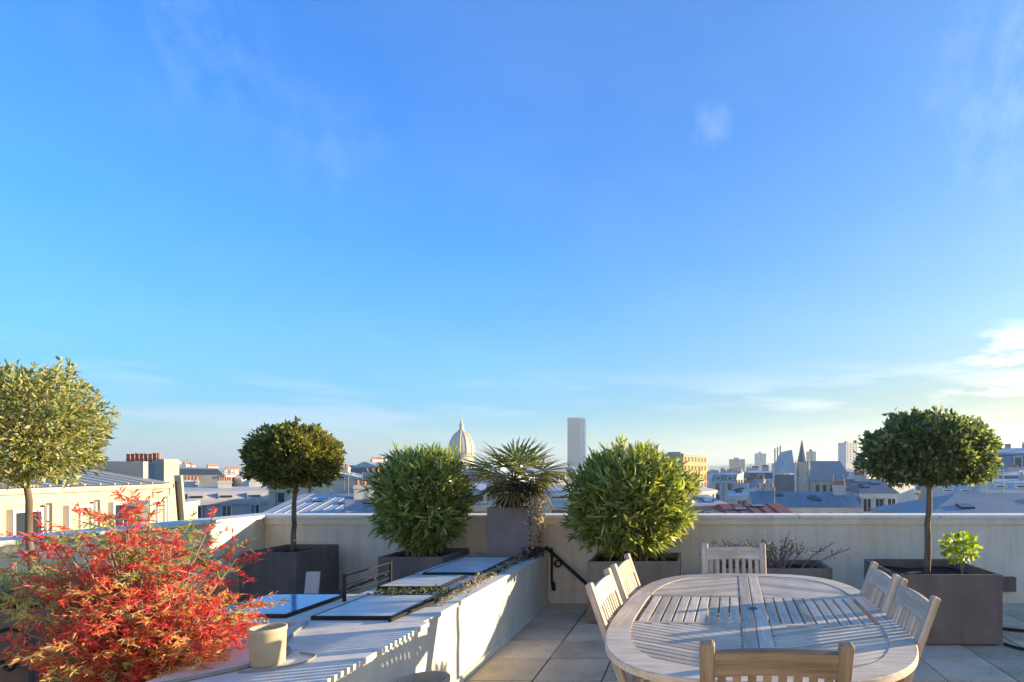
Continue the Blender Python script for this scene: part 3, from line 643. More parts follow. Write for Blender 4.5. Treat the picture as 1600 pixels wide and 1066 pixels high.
# rim rails: sides and curved ends
def angle_at_y(yv):
    lo, hi = 0, math.pi/2
    for _ in range(40):
        m_ = (lo+hi)/2
        if outl(TA, TBL, m_)[1] < yv: lo = m_
        else: hi = m_
    return lo
a1 = angle_at_y(.42)
segs = [(-a1, a1), (a1, math.pi/2), (math.pi/2, math.pi-a1), (math.pi-a1, math.pi+a1), (math.pi+a1, 1.5*math.pi), (1.5*math.pi, 2*math.pi-a1)]
for s0, s1 in segs:
    n = 22; out = [outl(TA, TBL, s0+(s1-s0)*k/n) for k in range(n+1)]; inn = [outl(TA-RW, TBL-RW, s0+(s1-s0)*k/n) for k in range(n+1)]
    mb = MB(); 
    for k in range(n):
        g0 = .0015 if k == 0 else 0
        mb.prism([out[k], out[k+1], inn[k+1], inn[k]], TZ-TH, TZ)
    # merge into a clean strip
    mb = MB(); V = []
    for k in range(n+1): V += [(*out[k], TZ-.004), (*out[k], TZ-TH), (*inn[k], TZ-TH), (*inn[k], TZ), (out[k][0]*.994, out[k][1]*.996, TZ)]
    mb.v = V
    for k in range(n):
        a, b = 5*k, 5*k+5
        for i in range(5): mb.f.append((a+i, b+i, b+(i+1) % 5, a+(i+1) % 5))
    mb.f += [(4, 3, 2, 1, 0), (5*n, 5*n+1, 5*n+2, 5*n+3, 5*n+4)]
    o = obj('rim_rail', mb, M['teak_side' if s1-s0 > 0 and segs.index((s0, s1)) in (0, 3) else 'teak'], tab)
def inside(x, y, m_=0): return abs(x/(TA-RW+m_))**3.1 + abs(y/(TBL-RW+m_))**3.1 < 1
zs = TZ-.003-TH/2+.002
for sx in (-1, 1):
    board('centre_board', (sx*.034, -(TBL-RW-.0), TZ-.001-.012), (sx*.034, TBL-RW, TZ-.001-.012), .063, .024, tab, M['teak'])
for sy in (-1, 1):
    for sx in (-1, 1): board('cross_rail', (sx*.068, sy*.305, TZ-.0015-.012), (sx*(TA-RW+.01), sy*.305, TZ-.0015-.012), .030, .024, tab, M['teak'])
k = 0
while .068+.0285+.0555*k < TA-RW-.01:
    x = .068+.0285+.0555*k; k += 1
    for sx in (-1, 1): board('slat', (sx*x, -.287, TZ-.003-.009), (sx*x, .287, TZ-.003-.009), .046, .018, tab, M['teak'], .002)
PH = R(27)
for sx in (-1, 1):
    for sy in (-1, 1):
        d = Vector((math.cos(PH)*sx, -math.sin(PH)*sy)); nn = Vector((math.sin(PH)*sx, math.cos(PH)*sy))   # from the centre board outwards to the middle panel
        for k in range(-4, 34):
            off = .040*k; pts = []
            for i in range(0, 400):
                t_ = -.6+i*.004; q = nn*off + Vector((0, .30*sy)) + d*t_
                if q.x*sx > .066 and q.y*sy > .318 and inside(q.x, q.y, .012): pts.append(q)
            if len(pts) > 8: board('slat', (*pts[0], TZ-.003-.009), (*pts[-1], TZ-.003-.009), .033, .018, tab, M['teak'], .002)
obj('parasol_hole', MB().lathe([(.024, TZ-.001), (.024, TZ+.0015), (.020, TZ+.0015), (.019, TZ+.0005), (.0, TZ+.0005)], 20), M['black'], tab)
for sx in (-1, 1):
    for sy in (-1, 1): board('leg', (sx*.42, sy*.62, 0), (sx*.42, sy*.62, TZ-.10), .07, .07, tab, M['teak'], .005, up=(0, 1, 0))
    board('apron', (sx*.42, -.585, .67), (sx*.42, .585, .67), .025, .08, tab, M['teak'])
for sy in (-1, 1): board('apron', (-.385, sy*.62, .67), (.385, sy*.62, .67), .025, .08, tab, M['teak'])
for sy in (-.32, .32): board('bearer', (-.56, sy, .695), (.56, sy, .695), .05, .03, tab, M['teak'])

# ------------------------------------------------------------------ chairs
def make_chair(label, mat, loc, rz):
    c = thing('garden_chair', label, 'chair', loc, rz, 'slatted teak chairs round the table')
    HT = .93; yb = lambda z_: -.25+(HT-z_)*.355; nrm = Vector((0, 1, .355)).normalized()
    for s in (-1, 1):
        me = MB(); 
        o = board('back_post', (s*.213, yb(HT), HT), (s*.213, yb(0), 0), .036, .048, c, mat, .010, up=(1, 0, 0))
    # arched top rail, sheared along the rake
    n = 14; mb = MB()
    for k in range(n+1):
        x = -.193+.386*k/n; arch = math.cos(math.pi*x/.386*.92); zt = HT-.034+.009*arch; zb_ = zt-.088+.004*arch
        for z_ in (zb_, zt):
            for th in (-.011, .011): mb.v.append((x, yb(z_)+th, z_+th*.35))
    for k in range(n):
        a, b = 4*k, 4*k+4
        for q in ((0, 1), (1, 3), (3, 2), (2, 0)): mb.f.append((a+q[0], b+q[0], b+q[1], a+q[1]))
    mb.f += [(0, 2, 3, 1), (4*n, 4*n+1, 4*n+3, 4*n+2)]
    obj('top_rail', mb, mat, c, bevel=.003)
    board('lower_rail', (-.193, yb(.53), .53), (.193, yb(.53), .53), .022, .05, c, mat, up=(0, -.355, 1))
    for k in range(8):
        x = -.168+.048*k; board('back_slat', (x, yb(.548), .548), (x, yb(.822), .822), .027, .012, c, mat, .002, up=(0, 1, .355))
    for k in range(7): board('seat_slat', (-.185, -.03+.058*k, .448), (.185, -.03+.058*k, .448), .046, .016, c, mat, .003)
    for s in (-1, 1):
        board('seat_rail', (s*.175, -.06, .424), (s*.175, .36, .424), .022, .030, c, mat)
        board('leg', (s*.192-.0*s, .30, .40), (s*.192, -.26, 0), .022, .042, c, mat, .006, up=(1, 0, 0) if 0 else (0, 0, 1))
    board('stretcher', (-.18, -.155, .075), (.18, -.155, .075), .022, .035, c, mat)
    board('stretcher', (-.195, yb(.12), .12), (.195, yb(.12), .12), .022, .035, c, mat)
    return c
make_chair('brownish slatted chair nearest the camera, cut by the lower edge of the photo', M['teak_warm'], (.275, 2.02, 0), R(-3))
c0 = make_chair('nearer chair on the left side of the table, front one of two with sunlit backs', M['teak'], (-.225, 2.93, 0), R(-90-3))
dup(c0, (-.185, 3.50, 0), R(-90-4), 'farther chair on the left side of the table, in front of the bushy shrub')
dup(c0, (.795, 2.655, 0), R(90-3), 'nearer chair on the right side of the table, its shaded back towards the camera')
dup(c0, (.82, 3.185, 0), R(90-3), 'farther chair on the right side of the table, beside the big dark planter')
dup(c0, (.31, 4.04, 0), R(180-1), 'chair at the far end of the table against the parapet, seen over the tabletop')

# ------------------------------------------------------------------ the city
_wm = {}
def window_mesh(kind='tall'):
    if kind not in _wm:
        f = MB(); p = MB(); w_, h_ = .5, .85
        for bb in ((-w_-.09, w_+.09, h_, h_+.12), (-w_-.12, w_+.12, -h_-.12, -h_), (-w_-.09, -w_, -h_, h_), (w_, w_+.09, -h_, h_), (-.035, .035, -h_, h_)):
            f.box(bb[0], bb[1], -.09, .03, bb[2], bb[3])
        for bb in ((-w_+.001, -.036, -.2, .0), (.036, w_-.001, -.2, 0)): pass
        p.box(-w_+.001, w_-.001, -.03, .02, -h_+.001, h_-.001)
        _wm[kind] = (f.mesh('window', M['winframe']), p.mesh('pane', M['win']))
    return _wm[kind]
def win_join(fb, pb, x, z_, w_, h_, y=0):
    fb.box(x-w_/2-.08*w_, x+w_/2+.08*w_, y-.06, y+.02, z_-h_/2-.06, z_+h_/2+.06); pb.box(x-w_/2, x+w_/2, y-.09, y-.055, z_-h_/2, z_+h_/2)
def chimney(root, x, y, z0, w_, d, h_, npots, sub, mat='palegrey'):
    c = obj('chimney', MB().box(-w_/2, w_/2, -d/2, d/2, 0, h_).box(-w_/2-.06, w_/2+.06, -d/2-.06, d/2+.06, h_-.25, h_-.1), M[mat], root, (x, y, z0))
    if sub:
        pm = MB().lathe([(.11, 0), (.12, .1), (.085, .26), (.10, .28), (.10, .34)], 10).mesh('chimney_pot', M['terracotta'])
        for k in range(npots): obj('chimney_pot', pm, None, c, (-w_/2+w_*(k+.5)/npots, 0, h_))
    else:
        pm = MB()
        for k in range(npots): xx = -w_/2+w_*(k+.5)/npots; pm.box(xx-.09, xx+.09, -.09, .09, h_, h_+.35)
        obj('chimney_pots', pm, M['terracotta'], c, kind='stuff')
BN = [0]
def building(label, p0, D0, p1, D1, dep, ye, yr, wall='cream', roof='zinc', typ='mansard', win=1, chim=2, name='apartment_building', cat='building', wsp=2.3, group=None, seams=False, wrows=4, wsc=.8, zr=None):
    P0 = Vector(W(p0, D0)); P1 = Vector(W(p1, D1)); e = P1-P0; Lw = e.length; ang = math.atan2(e.y, e.x); ze = Zy(ye, D1); zr = Zy(yr, D1) if zr is None else zr
    r = thing(name, label, cat, (P0.x, P0.y, -25), ang, group); H = ze+25; HR = max(.3, zr-ze); BN[0] += 1
    obj('wall', MB().box(0, Lw, 0, dep, 0, H), M[wall], r)
    if typ != 'flat': obj('cornice', MB().box(-.15, Lw+.15, -.22, .0, H-.35, H-.002), M[wall], r)
    near = D1 < 75
    fb, pb = MB(), MB(); nw = max(1, int(Lw/wsp))
    if win:
        for row in range(wrows):
            zz = H-.38-.95*wsc-row*2.9*wsc
            for k in range(nw):
                x = Lw*(k+.5)/nw
                if near and wrows*nw <= 60:
                    wf, wp = window_mesh(); o = obj('window', wf, None, r, (x, -.02, zz)); o.scale = (wsc, 1, wsc); obj('pane', wp, None, o)
                else: win_join(fb, pb, x, zz, 1.05*wsc, 1.7*wsc)
    if typ == 'mansard':
        i = min(.35*HR+.3, dep*.3); h1 = HR*.72
        obj('roof', MB().hexa([(0, 0, H), (Lw, 0, H), (Lw, dep, H), (0, dep, H)], [(.0, i, H+h1), (Lw, i, H+h1), (Lw, dep-i, H+h1), (.0, dep-i, H+h1)]), M[roof], r)
        obj('roof', MB().hexa([(0, i, H+h1+.002), (Lw, i, H+h1+.002), (Lw, dep-i, H+h1+.002), (0, dep-i, H+h1+.002)], [(0, dep*.45, H+HR), (Lw, dep*.45, H+HR), (Lw, dep*.55, H+HR), (0, dep*.55, H+HR)]), M['zinc'], r)
        if HR > 1.0:
            dm = MB()
            for k in range(nw):
                x = Lw*(k+.5)/nw; dh = h1*.78; dm.box(x-.62, x+.62, .12, i+.7, H+.15, H+dh); pb.box(x-.42, x+.42, .06, .118, H+.3, H+dh-.2)
            obj('dormers', dm, M['zinc' if roof != 'zinc' else 'white'], r, kind='stuff')
    elif typ == 'gable':
        y2 = dep/2
        mb = MB(); mb.v = [(-.1, -.3, H), (Lw+.1, -.3, H), (Lw+.1, dep+.3, H), (-.1, dep+.3, H), (-.1, y2, H+HR), (Lw+.1, y2, H+HR)]
        mb.f = [(0, 1, 5, 4), (2, 3, 4, 5), (1, 2, 5), (3, 0, 4), (3, 2, 1, 0)]; obj('roof', mb, M[roof], r)
    elif typ == 'hip':
        y2 = dep/2; ii = min(Lw*.3, y2)
        mb = MB(); mb.v = [(-.2, -.3, H), (Lw+.2, -.3, H), (Lw+.2, dep+.3, H), (-.2, dep+.3, H), (ii, y2, H+HR), (Lw-ii, y2, H+HR)]
        mb.f = [(0, 1, 5, 4), (2, 3, 4, 5), (1, 2, 5), (3, 0, 4), (3, 2, 1, 0)]; obj('roof', mb, M[roof], r)
    else:
        obj('roof', MB().box(-.1, Lw+.1, -.1, dep+.1, H+.001, H+.3).box(Lw*.3, Lw*.6, dep*.3, dep*.7, H+.301, H+HR), M[roof], r)
    if seams and typ in ('gable', 'mansard', 'hip'):
        mb = MB(); y2 = dep/2; n = int(Lw/.7)
        for k in range(1, n):
            x = Lw*k/n
            if typ == 'mansard': mb.beam((x, .02, H+.1), (x, i, H+h1), .03, .04); mb.beam((x, i, H+h1+.02), (x, dep*.45, H+HR), .03, .04)
            else: mb.beam((x, -.25, H+.02), (x, y2, H+HR), .025, .04)
        obj('seams', mb, M[roof], r)
    for k in range(chim):
        x = Lw*(k+.5+random.uniform(-.25, .25))/chim; chimney(r, x, dep*random.uniform(.35, .6), H+HR*.5, random.uniform(.8, 1.7), .5, HR*.5+random.uniform(.3, .8), random.randint(3, 6), near)
    if D1 < 130 and typ in ('mansard', 'gable', 'hip'):
        yh = dep*.45 if typ == 'mansard' else dep/2
        sk, an = MB(), MB()
        for k in range(random.randint(1, 3)):
            t0 = random.uniform(.25, .7); xx = random.uniform(.15, .85)*Lw
            if typ != 'mansard':
                y0, z0 = -.3+(yh+.3)*t0, H+HR*t0; dy, dz_ = (yh+.3)*.16, HR*.16; wv = .35
                sk.hexa([(xx-wv, y0, z0), (xx+wv, y0, z0), (xx+wv, y0+dy, z0+dz_), (xx-wv, y0+dy, z0+dz_)], [(xx-wv, y0-.03, z0+.08), (xx+wv, y0-.03, z0+.08), (xx+wv, y0+dy-.03, z0+dz_+.08), (xx-wv, y0+dy-.03, z0+dz_+.08)])
        for k in range(random.randint(1, 3)):
            xx = random.uniform(.05, .95)*Lw; hh = random.uniform(.7, 1.6); an.tube([(xx, yh, H+HR-.1), (xx, yh, H+HR+hh)], .025, 4)
            for q in range(3): an.tube([(xx-.25, yh, H+HR+hh-.1-.12*q), (xx+.25, yh, H+HR+hh-.1-.12*q)], .012, 4)
        if sk.v: obj('skylights', sk, M['win'], r, kind='stuff')
        obj('aerials', an, M['slate'], r, kind='stuff')
        pp = MB()
        for k in range(2): xx = random.uniform(.1, .9)*Lw; pp.tube([(xx, -.1, 0), (xx, -.1, H-.4)], .06, 5)
        obj('drainpipes', pp, M['grey'], r, kind='stuff')
    if fb.v: obj('windows', fb, M['winframe'], r, kind='stuff')
    if pb.v: obj('panes', pb, M['win'], r, kind='stuff')
    return r

M['ochre'] = facade('ochre_render', (.44, .37, .27), (.37, .31, .23)); M['trim'] = facade('pale_trim', (.52, .45, .34), (.44, .38, .29))
# 1 the left neighbour: attic storey facade receding to the right
P0 = Vector(W(-170, 10.5)); P1 = Vector(W(262, 19)); e = P1-P0; Lw = e.length; ang = math.atan2(e.y, e.x); H = Zy(757, 19)+25
lb = thing('neighbour_building', 'cream building beyond the left parapet, behind the yellowish tree', 'building', (P0.x, P0.y, -25), ang)
obj('wall', MB().box(0, Lw, 0, 9, 0, H-.12), M['ochre'], lb); obj('cornice', MB().box(-.1, Lw+.1, -.18, 9, H-.119, H+.02), M['trim'], lb, bevel=.02)
obj('frieze', MB().box(0, Lw, -.06, -.001, H-.36, H-.121), M['trim'], lb)
x = .25
for k in range(9):
    if x > Lw-.6: break
    obj('pilaster', MB().box(x, x+.28, -.12, -.002, H-4.5, H-.365), M['trim'], lb, bevel=.01)
    if x+1.5 < Lw:
        wf, wp = window_mesh(); o = obj('window', wf, None, lb, (x+1.0, -.03, H-1.15)); obj('pane', wp, None, o); o.scale = (.75, 1, .72)
        obj('drainpipe', MB().tube([(x+1.58, -.08, H-4), (x+1.58, -.08, H-.4)], .05, 8), M['mauve'], lb)
        if k % 2 == 0: obj('blind', MB().box(x+.63, x+1.37, -.07, -.055, H-1.75, H-.56), M['ochre'], lb)
    x += 1.72
sl = MB(); sl.v = [(-.1, -.15, H+.041), (Lw+.05, -.15, H+.041), (Lw+.05, 3.4, H+.85), (-.1, 3.4, H+.85), (Lw+.05, 9, H+.041), (-.1, 9, H+.041)]; sl.f = [(0, 1, 2, 3), (3, 2, 4, 5), (1, 4, 2), (0, 3, 5)]
obj('roof', sl, M['zinc_dark'], lb); sm = MB()
for k in range(1, int(Lw/.6)): sm.beam((.6*k, -.13, H+.06), (.6*k, 3.4, H+.87), .05, .05)
obj('roof_seams', sm, M['zinc'], lb)
RM = Matrix.Translation((P0.x, P0.y, -25)) @ Matrix.Rotation(ang, 4, 'Z')
c0_, c1_ = W(188, 20.6), W(246, 20.6); cw = c1_[0]-c0_[0]; zc_ = Zy(722, 20.6)
cs = obj('chimney', MB().box(0, cw, 0, .35, -3.0, 0).box(-.05, cw+.05, -.05, .40, -.10, -.02), M['mauve'], lb)
cs.matrix_basis = RM.inverted() @ Matrix.Translation((c0_[0], 20.6, zc_))
ce = obj('chimney', MB().box(0, .34, -.1, .5, -3.0, .10).box(-.04, .38, -.14, .54, -.06, .02), M['trim'], lb)
ce.matrix_basis = RM.inverted() @ Matrix.Translation((c1_[0]+.08, 20.5, zc_))
pm = MB().lathe([(.055, 0), (.06, .05), (.048, .22), (.056, .24), (.056, .30)], 10).mesh('chimney_pot', M['terracotta'])
for k in range(8): obj('chimney_pot', pm, None, cs, (.12+(cw-.22)/7*k, .17, random.uniform(-.02, .03)))
obj('side_wall', MB().box(Lw-.1, Lw+.16, .6, 3.4, H-.6, H+.75), M['trim'], lb)
obj('gutter_pipe', MB().beam((Lw-.05, -.25, H+.1), (Lw+.30, -.30, H-3.2), .06, .06), M['black'], lb)
obj('side_strip', MB().beam((Lw+.24, -.18, H+.3), (Lw+.66, -.22, H-3.2), .20, .10), M['trim'], lb)
obj('vent_hood', MB().hexa([(Lw-2.3, -.45, H-2.2), (Lw-2.0, -.45, H-2.2), (Lw-2.0, -.13, H-2.2), (Lw-2.3, -.13, H-2.2)], [(Lw-2.55, -.5, H-.62), (Lw-1.98, -.5, H-.5), (Lw-1.98, -.13, H-.42), (Lw-2.55, -.13, H-.55)]), M['slate'], lb)

B = building
# left middle distance (sunlit facades face right)
B('long sunlit cream facade with small windows beyond the chimney stack', 262, 105, 336, 135, 14, 741, 733, 'cream', 'slate', 'mansard', 1, 4)
B('short sunlit yellow block left of the ball-headed tree', 328, 118, 350, 128, 10, 743, 738, 'cream', 'slate', 'gable', 1, 2)
B('tall sunlit cream house touching the ball-headed tree from the left', 350, 78, 392, 92, 12, 742, 731, 'cream', 'slate', 'mansard', 1, 3, wsp=2.8)
B('broad mauve-grey block with rows of roof windows below the ball-headed tree', 283, 52, 420, 56, 8, 781, 761, 'mauve', 'mauve', 'mansard', 1, 3, wsp=2.1, wsc=.62)
B('small sunlit wall above the left parapet', 281, 36, 309, 39, 6, 789, 785, 'cream', 'zinc', 'flat', 0, 0)
B('pale zinc-roofed block right of the ball tree trunk', 408, 40, 548, 41, 12, 803, 776, 'white', 'zinc', 'gable', 1, 0, seams=True)
B('grey house with chimney rows between the ball tree and the shrub', 536, 92, 600, 90, 14, 741, 722, 'palegrey', 'slate', 'mansard', 1, 5)
B('sunlit end wall peeping left of the lance-leaved shrub', 572, 70, 592, 78, 8, 748, 736, 'cream', 'zinc', 'gable', 1, 1)
B('pale blue-grey flat block behind the left shrub', 562, 58, 606, 57, 9, 757, 745, 'palegrey', 'zinc', 'flat', 1, 0)
B('small dark attic house with chimney below the grey house', 533, 46, 563, 46, 8, 770, 752, 'white', 'slate', 'hip', 0, 1)
B('house with dark skylights in its sloping roof', 543, 34, 600, 35, 9, 801, 776, 'cream', 'zinc_dark', 'gable', 0, 1, seams=True)
B('house with a deep blue zinc roof left of the palm planter', 726, 36, 762, 36.5, 8, 790, 757, 'sand', 'zinc_blue', 'mansard', 0, 0)
B('pale house with tall windows between the palm and the big shrub', 838, 38, 905, 38, 9, 786, 760, 'palegrey', 'zinc', 'mansard', 1, 0, wsp=1.8)
B('orange-lit block with a dark cap right of the big shrub', 1068, 150, 1104, 165, 10, 713, 708, 'orange', 'mauve', 'flat', 1, 0)
B('sunlit cream house directly right of the big shrub', 1082, 66, 1118, 76, 10, 766, 752, 'cream', 'zinc', 'gable', 1, 2)
B('grey-mauve house low behind the parapet right of the big shrub', 1078, 42, 1140, 43, 10, 790, 776, 'grey', 'mauve', 'gable', 1, 1)
B('pale hazy house with antenna-thin chimneys left of the gabled one', 1112, 118, 1150, 116, 12, 752, 738, 'palegrey', 'zinc_dark', 'mansard', 1, 5)
B('white gabled house in front of the church block', 1172, 96, 1208, 96, 12, 748, 735, 'white', 'slate', 'mansard', 1, 3)
B('small white house with a blue roof above the red roof', 1136, 60, 1182, 59, 8, 776, 762, 'white', 'zinc', 'gable', 1, 3, wsp=2.6)
B('low house with a long dark red roof just over the parapet', 1140, 33, 1238, 33.5, 6, 803, 791, 'sand', 'tile_red', 'gable', 0, 0, seams=True)
B('long blue-green zinc roofed house with a row of windows', 1178, 44, 1344, 44, 5, 793, 770, 'palegrey', 'zinc_dark', 'gable', 1, 2, wsp=1.1, seams=True, wrows=2, wsc=.6)
B('tall narrow white house left of the tall clipped tree', 1322, 62, 1352, 60, 9, 748, 737, 'white', 'zinc', 'mansard', 1, 2, wsp=1.8)
B('white house with two pairs of windows left of the right tree trunk', 1345, 46, 1402, 46, 8, 771, 749, 'white', 'slate', 'gable', 1, 1, wsp=.85, wrows=3, wsc=.6)
B('large plain grey roof sloping down right of the tree trunk', 1448, 27, 1800, 28, 6.5, 806, 774, 'grey', 'zinc_dark', 'hip', 0, 0)
B('hazy row of pale houses above the big grey roof', 1468, 70, 1580, 68, 12, 772, 758, 'palegrey', 'zinc', 'mansard', 1, 5, wsp=1.9)
B('tall hazy corner house at the right edge with a blue-grey mansard roof', 1540, 92, 1680, 88, 16, 733, 696, 'palegrey', 'zinc_dark', 'mansard', 1, 4, wsp=2.6)
B('white windowed house at the right edge below the tall corner house', 1548, 64, 1680, 62, 10, 766, 750, 'white', 'zinc', 'mansard', 1, 3, wsp=1.9)
B('square pale tower block on the skyline left of the tall clipped tree', 1322, 520, 1340, 530, 9, 693, 690, 'palegrey', 'palegrey', 'flat', 1, 0, wsp=4, wrows=8, name='tower_block')
B('low pale slab block on the skyline left of the church spire', 1180, 900, 1197, 900, 10, 709, 706, 'palegrey', 'palegrey', 'flat', 1, 0, wsp=5, wrows=5, name='tower_block')
B('wide brown slab block on the skyline right of the orange block', 1140, 700, 1164, 700, 10, 718, 715, 'sand', 'mauve', 'flat', 1, 0, wsp=5, wrows=5, name='tower_block')
B('dark slab on the skyline just right of the spire', 1262, 620, 1275, 620, 8, 706, 702, 'sand', 'slate', 'flat', 1, 0, wsp=5, wrows=5, name='tower_block')

# church with a spire, right
Dc = 150; k_ = Dc/FPX
X, Y_ = W(1253, Dc); ch = thing('church', 'church with a dark spire and a long dark blue nave roof', 'church', (X, Y_, -25)); zc = lambda y: Zy(y, Dc)+25
obj('tower', MB().box(-1.5, 1.5, -1.5, 1.5, 0, zc(745)), M['stone'], ch); obj('belfry', MB().box(-1.15, 1.15, -1.15, 1.15, zc(745)+.01, zc(722)), M['stone'], ch)
obj('spire', MB().lathe([(1.25, zc(722)+.01), (.75, zc(708)), (.10, zc(688))], 8), M['slate'], ch)
for s in (-1, 1): obj('pinnacle', MB().lathe([(.3, zc(745)), (.25, zc(728)), (.02, zc(716))], 6, (s*1.7, -.6)), M['white'], ch)
mb = MB(); xa, xb = 1.6, 12.8; mb.v = [(xa, -2.5, zc(752)), (xb, -2.5, zc(752)), (xb, 10, zc(752)), (xa, 10, zc(752)), (xa, 3.5, zc(720)), (xb-2, 3.5, zc(720))]; mb.f = [(0, 1, 5, 4), (2, 3, 4, 5), (1, 2, 5), (3, 0, 4), (3, 2, 1, 0)]
obj('nave_roof', mb, M['zinc_dark'], ch); obj('nave_wall', MB().box(xa+.1, xb-.1, -2.2, 9.7, 0, zc(752)-.01), M['sand'], ch)
for k in range(6): obj('buttress', MB().box(2.4+1.8*k, 2.9+1.8*k, -2.8, -2.21, 0, zc(755)), M['stone'], ch)
for k in range(5): obj('window', MB().box(3.2+1.8*k, 3.9+1.8*k, -2.26, -2.205, zc(768), zc(758)), M['win'], ch)
X, Y_ = W(1209, 148); cb_ = thing('gabled_hall', 'large hall with a pale sloping roof and dark lower wall left of the spire', 'building', (X, Y_, -25)); zc2 = lambda y: Zy(y, 148)+25
obj('wall', MB().box(0, 5.5, 0, 9, 0, zc2(742)), M['slate'], cb_)
mb = MB(); mb.v = [(0, -.1, zc2(742)), (5.6, -.1, zc2(738)), (5.6, 9, zc2(738)), (0, 9, zc2(742)), (2.2, 3, zc2(706)), (5.2, 3, zc2(702))]; mb.f = [(0, 1, 5, 4), (2, 3, 4, 5), (1, 2, 5), (3, 0, 4), (3, 2, 1, 0)]
obj('roof', mb, M['palegrey'], cb_)
for x in (-.2, 5.55): obj('pier', MB().box(x-.28, x+.28, -.5, .3, 0, zc2(724)), M['white'], cb_)
for k in range(3): obj('chimney', MB().box(.6+.7*k, .9+.7*k, 3, 3.4, zc2(735), zc2(700-2*k)), M['sand'], cb_)

# domed church far off
Dd = 620; s = Dd/FPX; X, Y_ = W(721, Dd); dm = thing('domed_church', 'distant church with a tall gilded dome, lantern and spire', 'church', (X, Y_, -25)); zd = lambda y: Zy(y, Dd)+25
gold = plain('gilt_lead', (.56, .47, .32), (.40, .38, .34), rough=.55, scale=.12, spec=.5); gilt = plain('gilt', (.60, .48, .26), rough=.5, scale=.2)
obj('drum', MB().lathe([(18*s, 0), (18*s, zd(752)), (19.5*s, zd(751)), (19.5*s, zd(748)), (17.2*s, zd(747)), (17.2*s, zd(728)), (19.6*s, zd(727)), (19.6*s, zd(723)), (17.8*s, zd(722)), (17.8*s, zd(714)), (19.6*s, zd(713)), (19.6*s, zd(711))], 40), M['stone'], dm)
prof = [(18.9*s, zd(711)), (18.9*s, zd(705)), (18.2*s, zd(698)), (16.2*s, zd(690)), (13*s, zd(683)), (9*s, zd(677.5)), (5*s, zd(674.5)), (4.6*s, zd(673))]
obj('dome', MB().lathe(prof, 48), gold, dm, smooth=True)
for k in range(12):
    a = 2*math.pi*(k+.5)/12; obj('rib', MB().tube([(r_*1.015*math.cos(a), r_*1.015*math.sin(a), z_) for r_, z_ in prof], .55, 5), gilt, dm)
for k in range(16):
    a = 2*math.pi*k/16; obj('column', MB().lathe([(.9, zd(747)), (.8, zd(728))], 8, (18.6*s*math.cos(a), 18.6*s*math.sin(a))), M['stone'], dm)
    a += .196; obj('drum_window', MB().beam((17.3*s*math.cos(a), 17.3*s*math.sin(a), zd(745)), (17.3*s*math.cos(a), 17.3*s*math.sin(a), zd(731)), 2.2, .5, up=(math.cos(a), math.sin(a), 0)), M['win'], dm)
obj('lantern', MB().lathe([(5*s, zd(673)), (5*s, zd(672)), (3.2*s, zd(671.5)), (3.2*s, zd(665)), (4*s, zd(664.5)), (2.6*s, zd(663)), (1.5*s, zd(660))], 16), gold, dm)
obj('spire', MB().lathe([(1.5*s, zd(660)), (.7*s, zd(652)), (.12*s, zd(643))], 8), gilt, dm)
obj('nave', MB().box(-30*s, 30*s, -20*s, 24*s, 0, zd(756)), M['stone'], dm)
# tall office tower
Dt = 1500; s = Dt/FPX; X, Y_ = W(901, Dt); tw_ = thing('office_tower', 'very tall grey-blue office tower alone on the horizon', 'skyscraper', (X, Y_, -25)); zt = lambda y: Zy(y, Dt)+25
twm = plain('tower_glass', (.015, .06, .17), (.012, .05, .14), rough=.4, scale=.05, spec=.15)
hw = 13.4*s; obj('shaft', MB().prism([(-hw, -8), (-hw*.6, -14), (hw*.6, -14), (hw, -8), (hw, 14), (-hw, 14)], 0, zt(655)), twm, tw_)
obj('crown_band', MB().prism([(-hw-.3, -8.3), (-hw*.6, -14.4), (hw*.6, -14.4), (hw+.3, -8.3), (hw+.3, 14.3), (-hw-.3, 14.3)], zt(655)+.05, zt(653.5)), M['slate'], tw_)
for k in range(9): x = -hw*.58+hw*1.16*k/8; obj('fin', MB().box(x-.35, x+.35, -14.8, -14.05, 0, zt(655)-.1), M['grey'], tw_)

# middle distance blocks that look alike
def mids(where, specs):
    for (px, D, wm, z_e) in specs:
        if 1130 < px < 1345 or 1130 < px+10*FPX/D < 1350: continue
        rf = random.choice(['zinc', 'slate', 'zinc_dark']); nm = {'cream': 'cream', 'white': 'white', 'palegrey': 'pale grey', 'sand': 'sand-coloured', 'stone': 'stone-grey'}[wm]
        rn = {'zinc': 'light zinc', 'slate': 'dark slate', 'zinc_dark': 'blue-grey zinc'}[rf]
        label = '%s apartment block with %s roof among houses %s' % (nm, rn, where); group = '%s blocks with %s roofs %s' % (nm, rn, where)
        rot = random.uniform(.35, .95) if 'left' in where else random.uniform(.0, .6); w_ = random.uniform(8, 15); p0 = px; p1 = px+w_*math.cos(rot)*FPX/D*.9
        D1 = D+w_*math.sin(rot); hr = random.uniform(1.8, 3.2)
        building(label, p0, D, p1, D1, random.uniform(9, 13), HY+(CZ-z_e)*FPX/D1, HY+(CZ-z_e-hr)*FPX/D1, wm, rf, random.choice(['mansard', 'mansard', 'gable']), 1, random.randint(1, 3), group=group, wsp=2.6)
walls = ['cream', 'white', 'palegrey', 'sand', 'stone']
sp = []
for k in range(26):
    D = random.uniform(150, 260); sp.append((random.uniform(1090, 1620), D, random.choice(walls), random.uniform(-4.8, -2.2)-(1.0 if D < 190 else 0)))
for k in range(26):
    D = random.uniform(62, 140); y_ = random.uniform(762, 788); sp.append((random.uniform(1085, 1640), D, random.choice(walls), CZ-(y_-HY)*D/FPX))
mids('right of the big shrub', sp)
sp = []
for k in range(30):
    D = random.uniform(145, 260); sp.append((random.uniform(262, 890), D, random.choice(walls), random.uniform(-3.5, -.5)))
